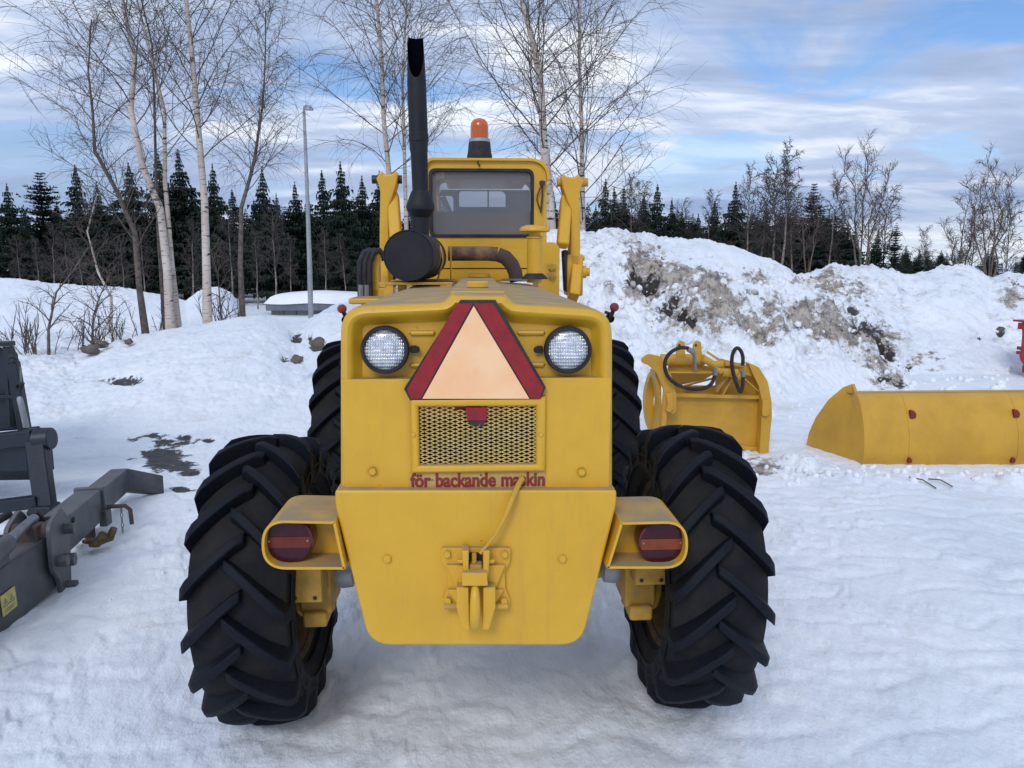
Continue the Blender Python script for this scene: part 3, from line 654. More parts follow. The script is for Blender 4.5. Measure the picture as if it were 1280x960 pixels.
# tow hitch
def hq(zx, zy, Y=YC): return q2(530 + zx / 6.854, 660 + zy / 6.857, Y)
ht = MB()
ht.prism(rp([hq(150, 155), hq(740, 155), hq(735, 270), hq(690, 350), hq(695, 500), hq(740, 610), hq(715, 660), hq(610, 640), hq(290, 640), hq(180, 660), hq(155, 610), hq(205, 500), hq(210, 350), hq(155, 270)], .006, 3), YC - .018, YC + .002)
hto = obj('tow_hitch', ht, M_yel, cwo, bevel=.003)
hto.parent = LO
def part(nm, f, bev=.0025, m=M_yel): mb_ = MB(); f(mb_); return obj(nm, mb_, m, hto, bevel=bev)
for sgn in (-1, 1):
    def X(z): return 445 + sgn * z
    part('side_cheek', lambda mb_: mb_.prism([hq(X(165), 470, YC - .04), hq(X(165), 640, YC - .04), hq(X(110), 830, YC - .04), hq(X(55), 830, YC - .04), hq(X(62), 470, YC - .04)], YC - .075, YC - .01))
    part('web_plate', lambda mb_: mb_.prism([hq(X(250), 285), hq(X(170), 470), hq(X(100), 470), hq(X(100), 285)], YC - .034, YC - .01))
    part('web_plate', lambda mb_: mb_.prism([hq(X(240), 495), hq(X(165), 620), hq(X(120), 620), hq(X(120), 495)], YC - .03, YC - .01))
    part('guide_ear', lambda mb_: mb_.prism([hq(X(62), 175, YC - .05), hq(X(118), 175, YC - .05), hq(X(105), 400, YC - .05), hq(X(62), 400, YC - .05)], YC - .07, YC - .01))
    for zy, zx in ((218, 245), (615, 240)):
        b = MB(); a_, b2 = hq(X(zx), zy, YC - .02); b.lathe([(0, -.016), (.010, -.016), (.012, -.013), (.012, 0)], (a_, YC - .018, b2), (0, 1, 0), 6); obj('bolt', b, M_yel, hto)
    b = MB(); a_, b2 = hq(X(135), 290, YC - .05); b.lathe([(0, sgn * .008), (.007, sgn * .008), (.007, -sgn * .01)], (a_, YC - .045, b2), (1, 0, 0), 12); obj('pin_end', b, M_yel, hto)
    b = MB(); a_, b2 = hq(X(225), 690, YC - .05); b.lathe([(0, .018), (.010, .018), (.010, -.03)], (a_, YC - .035, b2), (sgn, 0, 0), 8); obj('cross_bolt', b, M_yeld, hto)
part('bridge', lambda mb_: mb_.prism(rp([hq(330, 360, YC - .07), hq(540, 360, YC - .07), hq(545, 470, YC - .07), hq(328, 470, YC - .07)], .003, 3), YC - .092, YC - .02), .005)
part('dark_slot', lambda mb_: mb_.prism([hq(385, 190), hq(500, 190), hq(500, 360), hq(385, 360)], YC - .022, YC - .012), 0, M_black)
part('latch_block', lambda mb_: (mb_.prism([hq(392, 300, YC - .04), hq(495, 300, YC - .04), hq(495, 360, YC - .04), hq(392, 360, YC - .04)], YC - .06, YC - .015), mb_.tube([(*hq(430, 300, YC - .04)[:1], YC - .04, hq(430, 300, YC - .04)[1]), (hq(430, 215, YC - .04)[0], YC - .04, hq(430, 215, YC - .04)[1])], .008, 10)), .003, M_yeld)
def hook(mb_):
    pts = []; rs_ = []
    for zy, r, y in ((490, .006, -.075), (520, .0125, -.085), (600, .0155, -.095), (700, .0165, -.1), (780, .0165, -.092), (838, .015, -.075)):
        a_, b2 = hq(438, zy, YC - .08); pts.append((a_, YC + y, b2)); rs_.append(r)
    mb_.tube(pts, rs_, 14)
part('hook', hook, 0)
# yellow cable from the lettering strip to the hitch
hp = [(653, 598, YR - .01), (648, 606, YR - .03), (641, 622, YC - .03), (632, 645, YC - .035), (620, 668, YC - .04), (607, 684, YC - .055), (600, 692, YC - .06)]
hs = MB(); hs.tube([pt(*p) for p in hp], [.010, .009, .009, .008, .0065, .0055, .006], 10); obj('release_cable', hs, M_yeli, LO)
# tail light boxes
def mir(px): return px
for side, face, cen in ((-1, [(432, 712), (350, 712), (327, 695), (327, 665), (350, 652), (419, 652)], (362, 674.5)), (1, [(758, 711), (838, 711), (860, 695), (860, 668), (838, 653), (776, 653)], (826, 677))):
    YB = 2.27
    P = [q2(a, b, YB) for a, b in face]
    if side < 0: P = rp([P[0], q2(327, 712, YB), q2(327, 650, YB), q2(419, 652, YB)], [.004, .085, .075, .004], 10)
    else: P = rp([P[0], q2(860, 711, YB), q2(860, 651, YB), q2(776, 653, YB)], [.004, .085, .075, .004], 10)
    if side > 0: P = P[::-1]
    cx = sum(p[0] for p in P) / len(P); cz = sum(p[1] for p in P) / len(P)
    th = .008
    In = []
    nP = len(P)
    for i in range(nP):
        a = Vector(P[i - 1]); b = Vector(P[(i + 1) % nP]); t = (b - a).normalized(); nr = Vector((-t.y, t.x)); c0 = Vector((cx, cz)) - Vector(P[i])
        if nr.dot(c0) < 0: nr = -nr
        In.append((P[i][0] + nr.x * th, P[i][1] + nr.y * th))
    bx = MB(); bx.ring(P, In, YB, YB + .26)
    bx.prism([(p[0], p[1]) for p in In], YB + .12, YB + .13)
    bo = obj('light_housing', bx, M_yel, LO, smooth=40)
    c = pt(*cen, YB + .05); r = 30.5 * c.y * 1.035 / F
    t_ = MB(); k = 40; hs_ = r * .27
    t_.lathe([(r, .05), (r, .0), (r * .97, -.010), (r * .9, -.014)], c, (0, 1, 0), k, m=0)
    # lens face split in three horizontal bands
    def seg(z0, z1, mm, y=-.0145):
        pts = []
        for q in range(25):
            z = lerp(z0, z1, q / 24); pts.append((math.sqrt(max((r * .9) ** 2 - z * z, 0)), z))
        poly = [(c.x + a, c.z + b) for a, b in pts] + [(c.x - a, c.z + b) for a, b in pts[::-1]]
        t_.prism(poly, c.y + y, c.y + .0, mm)
    seg(hs_ * .75, r * .899, 1); seg(-hs_, hs_ * .72, 2, -.017); seg(-r * .899, -hs_ * 1.03, 1)
    for s_ in (-1, 1): t_.lathe([(0, -.021), (.0035, -.020), (.0035, -.01)], (c.x + s_ * r * .78, c.y, c.z + .002), (0, 1, 0), 8, m=3)
    obj('tail_light', t_, [M_lens, M_lensd, M_lenso if side < 0 else M_lensb, M_steel], bo, smooth=30)
    # bracket joining the box to the counterweight
    br = MB(); xb_ = cwp[0][0] + .03 if side < 0 else -cwp[0][0] - .03
    # hanging axle stop plate under the box
    pl = MB()
    X0, X1 = (PX(361, 740, 2.62), PX(404, 740, 2.62)) if side < 0 else (PX(792, 740, 2.62), PX(834, 740, 2.62))
    z0, z1 = PZ(380, 752 if side < 0 else 738, 2.62), PZ(380, 700, 2.62)
    pl.box(((X0 + X1) / 2, 2.66, (z0 + z1) / 2), (X1 - X0, .08, z1 - z0)); pl.box(((X0 + X1) / 2, 2.612, (z0 + z1) / 2), ((X1 - X0) * .97, .012, (z1 - z0) * .99))
    ao = obj('axle_end_plate', pl, M_yeld, LO, bevel=.005)
    for t in (.2, .78):
        hb = MB(); hb.lathe([(0, -.002), (.0075, -.002), (.0075, .002)], (lerp(X0, X1, t), 2.605, z0 + .02), (0, 1, 0), 12); obj('bolt_hole', hb, M_black, ao)

# rear axle with steering knuckles
ax = MB(); AZ, AYc = .585, 2.93
ax.tube([(-.6, AYc, AZ), (-.3, AYc, AZ), (0, AYc, AZ), (.3, AYc, AZ), (.6, AYc, AZ + .01)], [.055, .06, .12, .06, .055], 18)
obj('rear_axle', ax, M_yeld, LO)
for s in (-1, 1):
    k = MB(); x = s * .615
    k.box((x, 2.82, AZ + .01), (.12, .2, .20)); k.box((x, 2.76, AZ - .10), (.09, .14, .06)); k.tube([(x, 2.84, AZ - .13), (x, 2.84, AZ + .2)], .05, 16); k.lathe([(.16, -.05), (.16, .05), (.10, .08), (0, .08)], (s * .66, AYc, AZ - .02), (s, 0, 0), 24)
    obj('steering_knuckle', k, M_yeld, LO, bevel=.012)
    g_ = MB(); g_.lathe([(0, -.06), (.05, -.04), (.055, 0), (.04, .06)], (s * .53, 2.84, AZ + .02), (s, 0, 0), 18); obj('greased_seal', g_, M_gal, LO)
# chassis
chs = MB(); chs.box((0, 4.0, 1.05), (.66, 2.7, .5)); chs.box((0, 4.4, .75), (.42, 2.2, .25)); chs.box((0, 5.0, .66), (1.3, .28, .26)); split('chassis', chs, M_yeld, LO, bevel=.02)

# wheels
def make_tyre(Rt, Wd, nl, side, rimr, rng):
    """around X axis at the origin; side=+1: outer face towards +X"""
    mb = MB(); lug = .045; hw = Wd / 2
    def rad(x):                        # carcass radius under the lugs, x across
        t = abs(x) / hw; return Rt - lug - .052 * t ** 2.4
    prof = []
    bead = rimr
    side_pts = [(bead - .01, hw * .62), (bead + .012, hw * .70), (bead + .05, hw * .90), ((bead + Rt) / 2 - .03, hw * 1.03), (Rt - .17, hw * 1.04), (Rt - .135, hw * 1.0)]
    for r, x in side_pts: prof.append((r, -x))
    for i in range(-8, 9): x = hw * .97 * i / 8; prof.append((rad(x), x))
    for r, x in side_pts[::-1]: prof.append((r, x))
    mb.lathe(prof, (0, 0, 0), (1, 0, 0), 72)
    # moulded rings on the sidewall
    for s in (-1, 1):
        for r, x, h in ((bead + .035, hw * .86, .006), ((bead + Rt) / 2, hw * 1.03, .003)):
            mb.lathe([(r - .008, s * (x - .004)), (r, s * (x + h)), (r + .008, s * (x - .002))], (0, 0, 0), (1, 0, 0), 72)
    dth = 2 * PI / nl
    for s in (-1, 1):
        for k in range(nl):
            th0 = k * dth + (dth / 2 if s > 0 else 0) + rng.uniform(-.01, .01)
            rows = []
            M_ = 9
            for i in range(M_ + 1):
                t = i / M_; x = lerp(-.03, hw * 1.01, min(t / .86, 1.0))
                th = th0 + (-.02 + .34 * min(t / .86, 1.0) ** 1.15) * (.56 / Rt)
                top = Rt - .024 * (abs(x) / hw) ** 2.6
                base = rad(min(abs(x), hw)) - .02
                wt_ = lerp(.014, .021, t); wb_ = wt_ + .010
                if t > .86:
                    q = (t - .86) / .14; top = lerp(top, Rt - .115, q) ; base = Rt - .16; x = hw * lerp(1.02, 1.035, q); th += .05 * q * (.56 / Rt)
                    wt_ = lerp(.021, .014, q)
                if i == 0: top = Rt - .012
                rows.append((x * s, th, top, base, wt_, wb_))
            vs = []
            for x, th, top, base, wt_, wb_ in rows:
                # direction of bar on the surface ~45 deg -> width measured along theta
                for rr2, ww in ((base, -wb_), (top, -wt_), (top, wt_), (base, wb_ + .004)):
                    a = th + ww * 1.25 / Rt; vs.append((x, rr2 * math.cos(a), rr2 * math.sin(a)))
            fs = [(i * 4 + j, i * 4 + j + 1, i * 4 + j + 5, i * 4 + j + 4) for i in range(M_) for j in range(3)]
            fs += [(0, 3, 2, 1), (M_ * 4, M_ * 4 + 1, M_ * 4 + 2, M_ * 4 + 3)]
            if s < 0: fs = [f[::-1] for f in fs]
            mb.add(vs, fs, 1)
    return mb
def mesh_of(mb, mats, smooth=35, bevelw=0):
    me = bpy.data.meshes.new('m'); me.from_pydata(mb.v, [], mb.f)
    for m_ in mats: me.materials.append(m_)
    if len(mats) > 1: me.polygons.foreach_set('material_index', mb.m)
    bm = bmesh.new(); bm.from_mesh(me); bmesh.ops.recalc_face_normals(bm, faces=bm.faces); bm.to_mesh(me); bm.free()
    me.polygons.foreach_set('use_smooth', [True] * len(me.polygons))
    if smooth: me.set_sharp_from_angle(angle=R(smooth))
    return me
def make_rim(rimr, Wd):
    mb = MB(); hw = Wd / 2
    mb.lathe([(rimr + .02, hw * .74), (rimr + .012, hw * .70), (rimr - .01, hw * .60), (rimr - .03, hw * .3), (rimr - .055, 0), (rimr - .03, -hw * .4), (rimr - .01, -hw * .62), (rimr + .012, -hw * .72), (rimr + .02, -hw * .76)], (0, 0, 0), (1, 0, 0), 48)
    mb.lathe([(rimr - .04, hw * .2), (rimr - .09, hw * .42), (.16, hw * .40), (.14, hw * .2), (.0, hw * .2)], (0, 0, 0), (1, 0, 0), 48)
    mb.lathe([(rimr - .04, hw * .16), (rimr - .09, hw * .36), (.16, hw * .34), (.0, hw * .14)], (0, 0, 0), (1, 0, 0), 48)
    mb.lathe([(.12, hw * .2), (.12, hw * .7), (.10, hw * .85), (0, hw * .87)], (0, 0, 0), (1, 0, 0), 24)
    for k in range(8):
        a = k * PI / 4; mb.lathe([(0, hw * .5), (.018, hw * .5), (.018, hw * .38)], (0, .145 * math.cos(a), .145 * math.sin(a)), (1, 0, 0), 6)
    return mb
rng = random.Random(5)
rt_l = mesh_of(make_tyre(.56, .345, 18, 1, .315, rng), [M_tyre, M_lug]); ft_l = mesh_of(make_tyre(.66, .36, 20, 1, .36, rng), [M_tyre, M_lug])
rr_m = mesh_of(make_rim(.31, .33), [M_rimd]); fr_m = mesh_of(make_rim(.355, .36), [M_rimd])
def wheel(x, y, z, tm, rm, flip, spin, steer=0, tilt=0):
    wv = sub('wheel', LO); wv.location = (x, y - 3.9, z)
    for nm, me in (('tyre', tm), ('rim', rm)):
        o = bpy.data.objects.new(nm, me); COL.objects.link(o); o.parent = wv
        if nm == 'tyre':
            b = o.modifiers.new('bevel', 'BEVEL'); b.width = .006; b.segments = 2; b.limit_method = 'ANGLE'; b.angle_limit = R(40)
        o.rotation_euler = (spin if not flip or nm == 'tyre' else 0, 0, PI if (flip and nm == 'rim') else 0)
    wv.rotation_euler = (0, tilt, steer)
    return wv
wheel(-.825, 2.94, .57, rt_l, rr_m, True, .10, R(0), R(0))
wheel(.845, 2.94, .592, rt_l, rr_m, False, .22, R(0), 0)
wheel(-.83, 5.05, .64, ft_l, fr_m, True, .1)
wheel(.815, 5.05, .64, ft_l, fr_m, False, .3)

# cab
YK = 5.30
cab = MB()
def cq(px, py, Y=YK): return q2(px, py, Y)
xl, zt = cq(533, 200); xr, _ = cq(684, 200); _, zbot = cq(600, 352)
wx0, wz1 = cq(536.5, 211.5); wx1, wz0 = cq(666, 296)
outr = rp([(xl, zbot), (xr, zbot), (xr, zt), (xl, zt)], [.005, .005, .13, .06], 9)
inn = rp([(wx0, wz0), (wx1, wz0), (wx1, wz1), (wx0, wz1)], [.045] * 4, 9)
cab.ring(outr, inn, YK, YK + .05)
co_ = obj('cab', cab, M_yel, LO, bevel=.006)
sh = MB(); inr2 = rp([(xl + .03, zbot + .03), (xr - .03, zbot + .03), (xr - .03, zt - .03), (xl + .03, zt - .03)], [.005, .005, .10, .05], 9)
sh.ring(outr, inr2, YK + .05, YK + .42); sh.ring(outr, inr2, YK + 1.15, YK + 1.2)
sh.box(((xl + xr) / 2, YK + .78, zbot + .25), (xr - xl, .75, .5)); sh.box(((xl + xr) / 2, YK + .78, zt - .05), (xr - xl - .2, .76, .06))
sh.box((xl + .02, YK + .5, (zt + zbot) / 2), (.035, .1, zt - zbot - .1)); sh.box((xr - .02, YK + .5, (zt + zbot) / 2), (.035, .1, zt - zbot - .1))
split('cab_shell', sh, M_yel, co_, bevel=.01)
# grey lining seen through the rear window with the front window in it
fy = YK + 1.14
ln = MB(); lo1 = [(xl + .04, zbot + .3), (xr - .04, zbot + .3), (xr - .04, zt - .09), (xl + .04, zt - .09)]
fx_0, fz_1 = q2(573, 239, fy); fx_1, fz_0 = q2(632, 259, fy); xm_ = PX(570, 250, fy)
sx_0, sz_1 = q2(549, 245, fy); sx_1, sz_0 = q2(567, 266, fy); l0, l1, l2, l3 = lo1[0][0], lo1[1][0], lo1[0][1], lo1[2][1]
ln.ring(rp([(xm_, l2), (l1, l2), (l1, l3), (xm_, l3)], .01, 6), rp([(fx_0 + .005, fz_0), (fx_1, fz_0), (fx_1, fz_1), (fx_0 + .005, fz_1)], [.01, .01, .05, .03], 6), fy - .02, fy)
ln.ring(rp([(l0, l2), (xm_, l2), (xm_, l3), (l0, l3)], .01, 6), rp([(sx_0, sz_0), (sx_1, sz_0), (sx_1, sz_1), (sx_0, sz_1)], [.02, .03, .03, .01], 6), fy - .021, fy - .001)
obj('front_wall_lining', ln, M_cabin, co_)
ln = MB(); ln.bar((PX(553, 248, fy - .03), fy - .03, PZ(553, 246, fy - .03)), (PX(562, 262, fy - .03), fy - .03, PZ(562, 266, fy - .03)), .05, .02, up=(0, 1, 0)); obj('mirror_arm', ln, M_cabin, co_)
ln = MB(); ln.box(((fx_0 + fx_1) / 2 + .05, fy - .025, (fz_0 + fz_1) / 2), (.012, .012, fz_1 - fz_0 + .02)); obj('wiper', ln, M_black, co_)
gz = MB(); gz.prism([(a, b) for a, b in inn], YK + .012, YK + .02); obj('rear_window', gz, M_glass, co_)
sl = MB(); inn2 = rp([(wx0 + .016, wz0 + .016), (wx1 - .016, wz0 + .016), (wx1 - .016, wz1 - .016), (wx0 + .016, wz1 - .016)], [.035] * 4, 6); inn0 = rp([(wx0 - .006, wz0 - .006), (wx1 + .006, wz0 - .006), (wx1 + .006, wz1 + .006), (wx0 - .006, wz1 + .006)], [.05] * 4, 6)
sl.ring(inn0, inn2, YK - .012, YK + .03); obj('window_seal', sl, M_rubber, co_, bevel=.005)
dsh = MB(); dsh.box(((xl + xr) / 2, YK + .95, wz0 + .02), (xr - xl - .12, .3, .12)); dsh.box(((xl + xr) / 2 + .05, YK + .5, wz0 - .05), (.42, .12, .14)); split('dashboard', dsh, M_cabin, co_, bevel=.02)
sw = MB(); c_ = Vector(((xl + xr) / 2 - .06, YK + .75, wz0 + .05)); sw.tube([c_ + Vector((.17 * math.cos(a), -.06 * math.sin(a), .07 * math.sin(a))) for a in [2 * PI * i / 24 for i in range(25)]], .012, 8, cap=False); sw.tube([c_, c_ - Vector((0, -.1, .2))], .02, 8); obj('steering_wheel', sw, M_black, co_)
# roof lip, gutters
rf = MB(); ro_ = [p for p in outr if p[1] > zt - .16]; c_x = (xl + xr) / 2
up_ = [(c_x + (a - c_x) * 1.035, b + .012) for a, b in ro_]; dn_ = [(a, b - .004) for a, b in ro_]
rf.prism(up_ + dn_[::-1], YK - .028, YK + 1.25); obj('roof', rf, M_yel, co_, smooth=45)
# lower cab cowl panels behind the hood, stepping wider
cwl = MB(); c0, _ = cq(560, 330, YK - .06); c1, zz1 = cq(700, 303, YK - .06); _, zz0 = cq(600, 352, YK - .06); _, zz2 = cq(600, 336, YK - .06)
cwl.prism(rp([(xr - .06, zz0 - .3), (c1 - .0, zz0 - .3), (c1 - .0, zz1 - .03), (c1 - .03, zz1), (xr - .06, zz1 + .005)], [.0, .0, .03, .03, 0], 4), YK - .05, YK + .5)
cwo2 = obj('side_cowl', cwl, M_yel, LO, bevel=.006)
cwl = MB(); cwl.box(((xl + xr) / 2 - .02, YK - .02, (zz0 + zz2) / 2), (xr - xl + .02, .04, zz2 - zz0 - .006)); cwl.box(((xl + xr) / 2 - .02, YK - .025, (zz2 + cq(600, 312)[1]) / 2 + .002), (xr - xl + .02, .045, cq(600, 312)[1] - zz2 - .004)); split('cowl_panel', cwl, M_yel, LO, bevel=.004)
lt = MB()
for zx, zy in ((430, 640), (430, 690)):
    p = pt(600 + zx / 4.8, 200 + zy / 4.8, YK - .07); lt.box(p, (.05, .02, .035)); lt.tube([p + Vector((0, -.01, .02)), p + Vector((0, -.01, -.03))], .008, 8)
split('hood_latch', lt, M_yeld, cwo2, bevel=.003)
# lamp and cable on the cab's right corner
cb_ = MB(); p = pt(678, 229, YK - .03); cb_.lathe([(0, .02), (.022, .012), (.018, -.012), (0, -.014)], p, (0, 0, 1), 14); cb_.tube([p, pt(672, 243, YK - .02), pt(671, 250, YK - .02), pt(675, 262, YK - .02)], .005, 6); cb_.tube([p, pt(678, 245, YK - .02), pt(676, 266, YK - .02)], .007, 6); obj('work_lamp_bracket', cb_, M_jibr, co_)
cb_ = MB(); cb_.tube([pt(599, 198, YK - .01), pt(597, 203, YK - .035), pt(600, 208, YK - .03)], .006, 6); obj('beacon_cable', cb_, M_black, co_)
# beacon
BY = YK + .12; bp_ = pt(599.5, 197, BY); s_ = BY * .985 / F
bc = MB(); bc.lathe([(0, -.01), (15.5 * s_, -.01), (15.5 * s_, .01), (14.5 * s_, .03), (13.5 * s_, 16 * s_), (12.5 * s_, 20 * s_), (0, 20 * s_)], bp_, (0, 0, 1), 28)
bc.lathe([(13 * s_, 18 * s_), (13 * s_, 21.5 * s_), (0, 21.5 * s_)], bp_, (0, 0, 1), 28, m=1)
bo = obj('beacon', bc, [M_rubber, M_gal], LO)
dm_ = MB(); dm_.lathe([(11 * s_, 21.6 * s_), (11 * s_, 36 * s_), (10 * s_, 41 * s_), (7 * s_, 44.5 * s_), (3 * s_, 46 * s_), (0, 46 * s_)], bp_, (0, 0, 1), 28); obj('amber_dome', dm_, M_amber, bo, smooth=60)
bb_ = MB(); bb_.lathe([(0, 22 * s_), (5 * s_, 23 * s_), (6 * s_, 34 * s_), (3 * s_, 38 * s_), (0, 38 * s_)], bp_, (0, 0, 1), 14); obj('bulb_holder', bb_, M_jibr, bo)

# muffler / air cleaner drum, exhaust stack and pipes
MY0, MY1 = 3.95, 4.85
c0 = pt(510.5, 319.5, MY0); s_ = MY0 * .995 / F; rm_ = 31.5 * s_
c1 = Vector((c0.x + .03, MY1, c0.z))
mf = MB(); dirm = (c1 - c0).normalized(); Lm = (c1 - c0).length
mf.lathe([(0, .004), (rm_ * .93, .004), (rm_ * .97, .0), (rm_, .006), (rm_, .02), (rm_ * .985, .025), (rm_ * .985, Lm * .45)], c0, dirm, 44, m=0)
mf.lathe([(rm_ * .985, Lm * .45), (rm_ * .985, Lm), (rm_ * .9, Lm + .01), (0, Lm + .01)], c0, dirm, 44, m=1)
mo = obj('muffler', mf, [M_muf, M_rust], LO, recalc=False)
bd = MB()
for t in (.55, .85): bd.lathe([(rm_ * 1.0, Lm * t - .018), (rm_ * 1.03, Lm * t - .016), (rm_ * 1.03, Lm * t + .016), (rm_ * 1.0, Lm * t + .018)], c0, dirm, 36)
split('clamp_band', bd, M_black, mo, recalc=False)
cr = MB(); zf = c0.z - rm_ - .012
x0_, x1_ = PX(474, 352, 4.0), PX(566, 352, 4.0)
for y in (4.0, 4.55, 4.8): cr.box(((x0_ + x1_) / 2, y, zf), (x1_ - x0_, .05, .014))
for x in (x0_ + .02, x1_ - .02, c0.x): cr.box((x, 4.4, zf - .012), (.03, .85, .012))
cr.tube([(c0.x + .12, 4.42, zf), (c0.x + .155, 4.42, zf + .12), (c0.x + .14, 4.42, zf + .2)], .006, 6); cr.tube([(c0.x + .19, 4.7, zf), (c0.x + .19, 4.7, zf + .2)], .006, 6)
for x, y in ((x0_ + .05, 4.0), (x1_ - .04, 4.0), (x1_ - .04, 4.7), (x0_ + .05, 4.7)): cr.box((x, y, zf - .05), (.05, .04, .09))
obj('muffler_bracket', cr, M_yeld, LO, bevel=.003)
ins = MB(); ins.box((c0.x + .04, 4.6, zc - .012), (.34, .8, .02)); obj('muffler_gap_sheet', ins, M_black, LO, bevel=.006)  # flat black sheet on the hood, filling the gap under the muffler bracket
SY = 4.45
def sz(py): return PZ(524, py, SY)
def sr(wpx): return wpx / 2 * SY * .97 / F
stp = [(295, 22), (281, 22), (272, 22), (270, 26), (262, 35), (258, 35.5), (255, 34), (241, 24), (238, 20), (237, 20), (190, 21), (178, 23), (177, 24.5), (168, 24.5), (167, 23.5), (110, 23), (106, 23.5)]
xs_ = [(295, 525.5), (240, 525.5), (180, 523.5), (110, 521), (48, 519)]
sx = MB(); pts = []; rs_ = []
for py, wv in stp:
    pxx = np.interp(-py, [-a for a, _ in xs_], [b for _, b in xs_]); pts.append(Vector((PX(pxx, py, SY), SY, sz(py)))); rs_.append(sr(wv))
sx.tube(pts, rs_, 28, cap=False)
top = pts[-1]
rT = sr(21.5); zt3 = sz(46); nk = 28
vs = []; z0_ = top.z - .002
for ring_, ri in ((0, rs_[-1]), (1, rT)):
    for k in range(nk):
        a = 2 * PI * k / nk; yy = math.sin(a); fzz = .5 + .5 * yy; cut = 1.0 if yy > -.15 else max(0.0, 1 - ((-.15 - yy) / .85) ** 1.0) ** 1.2
        z = z0_ if ring_ == 0 else lerp(z0_ + .03, zt3, cut); ru = lerp(rs_[-1], rT, (z - z0_) / (zt3 - z0_)) if ring_ else ri
        ru *= 1 - .16 * (max(0, (z - z0_) / (zt3 - z0_) - .55) / .45) ** 2
        vs.append((top.x + lerp(0, PX(519.5, 48, SY) - top.x, (z - z0_) / (zt3 - z0_)) + math.cos(a) * ru, top.y + math.sin(a) * ru, z))
sx.add(vs, [(k, (k + 1) % nk, nk + (k + 1) % nk, nk + k) for k in range(nk)])
sx.add([(v[0] * .92 + top.x * .08, v[1] * .92 + top.y * .08, v[2]) for v in vs], [(k, (k + 1) % nk, nk + (k + 1) % nk, nk + k) for k in range(nk)], 1)
sx.lathe([(0, 0), (rs_[-1] * .95, 0)], top - Vector((0, 0, .02)), (0, 0, 1), 20, m=1)
obj('exhaust_stack', sx, [M_muf, M_mouth], LO, smooth=20, recalc=False)
ep = MB(); Ye = 4.95
path = [(560, 317), (590, 317), (608, 317), (622, 318), (632, 322), (640, 331), (644, 341), (646, 352)]
P_ = [pt(a, b, Ye) for a, b in path]; ep.tube(P_[:4], .046, 16, m=0); ep.tube(P_[3:], [.046, .047, .047, .046, .044], 16, m=1); obj('exhaust_pipe', ep, [M_rust, M_jibr], LO)
fl = MB(); p = P_[-1]; fl.lathe([(.11, 0), (.10, .008), (.05, .012)], (p.x, Ye, zc - .01), (0, 0, 1), 20); obj('pipe_flange', fl, M_steel, LO)
it = MB(); IY = 4.7; s_ = IY * .995 / F; ib = pt(668, 352, IY); ib.z = zc - .02
def iz(py): return PZ(668, py, IY) - ib.z
it.lathe([(9.5 * s_, 0), (9.5 * s_, iz(302)), (9.0 * s_, iz(302)), (9.0 * s_, iz(298)), (10.5 * s_, iz(298)), (10.5 * s_, iz(296)), (7.5 * s_, iz(295)), (7.5 * s_, iz(290)), (17 * s_, iz(290)), (19 * s_, iz(289)), (19 * s_, iz(287)), (17 * s_, iz(284)), (11 * s_, iz(281.5)), (0, iz(281))], ib, (0, 0, 1), 28)
ito = obj('air_intake', it, M_yel, LO, recalc=False)
fl = MB(); fl.lathe([(17 * s_, 0), (16 * s_, .008), (10 * s_, .035), (9.4 * s_, .035)], ib + Vector((0, -.02, .022)), (0, 0, 1), 28); obj('rubber_boot', fl, M_rubber, ito)

# lift arm towers
for s in (-1, 1):
    AY = 5.55
    if s > 0: fx = lambda zx, zy, Y=AY: pt(600 + zx / 4.8, 200 + zy / 4.8, Y)
    else: fx = lambda zx, zy, Y=AY: pt(597 - (600 + zx / 4.8 - 597) * .955 , 200 + (zy - 18) / 4.8, Y)
    def P2(zx, zy, Y=AY): p = fx(zx, zy, Y); return (p.x, p.z)
    a = MB()
    poly = [P2(484, 105), P2(500, 80), P2(520, 100), P2(572, 105), P2(590, 80), P2(604, 100), P2(625, 130), P2(608, 165), P2(598, 210), P2(602, 420), P2(602, 600), P2(590, 720), P2(572, 815), P2(540, 800), P2(540, 560), P2(545, 300), P2(520, 240), P2(497, 170)]
    if s < 0: poly = poly[::-1]
    a.prism(poly, AY, AY + .16)
    ao = obj('lift_arm_tower', a, M_yel, LO, bevel=.012)
    d = MB(); d.bar(fx(518, 225, AY + .1), fx(495, 520, AY - .1), .085, .09, up=(0, 1, 0)); obj('diagonal_strut', d, M_yel, ao, bevel=.02)
    for zx, zy, r, L_ in ((620, 672, .045, .02), (606, 590, .028, .0)):
        b = MB(); p = fx(zx - 40, zy, AY + .05); b.tube([p, p + Vector((s * (.05 + L_), 0, 0))], r, 16); b.tube([p + Vector((s * (.05 + L_), 0, 0)), p + Vector((s * (.075 + L_), 0, 0))], r * .7, 12); obj('pivot_boss', b, M_yel, ao, bevel=.005)
    b = MB()
    for zx in (488, 622):
        p = fx(zx, 135, AY + .06); b.tube([p - Vector((.03, 0, 0)), p + Vector((.03, 0, 0))], .03, 14)
    split('pin', b, M_yeld if s > 0 else M_black, ao)
    b = MB(); b.bar(fx(508, 540, AY + .05), fx(520, 790, AY + .05), .045, .09, up=(0, 1, 0)); obj('lift_cylinder', b, M_black, ao, bevel=.015)
    b = MB(); b.bar(fx(575, 650, AY + .04), fx(560, 830, AY - .12), .075, .12, up=(0, 1, 0)); b.box(fx(560, 690, AY + .1), (.12, .2, .3)); obj('frame_gusset', b, M_yel, ao, bevel=.012)
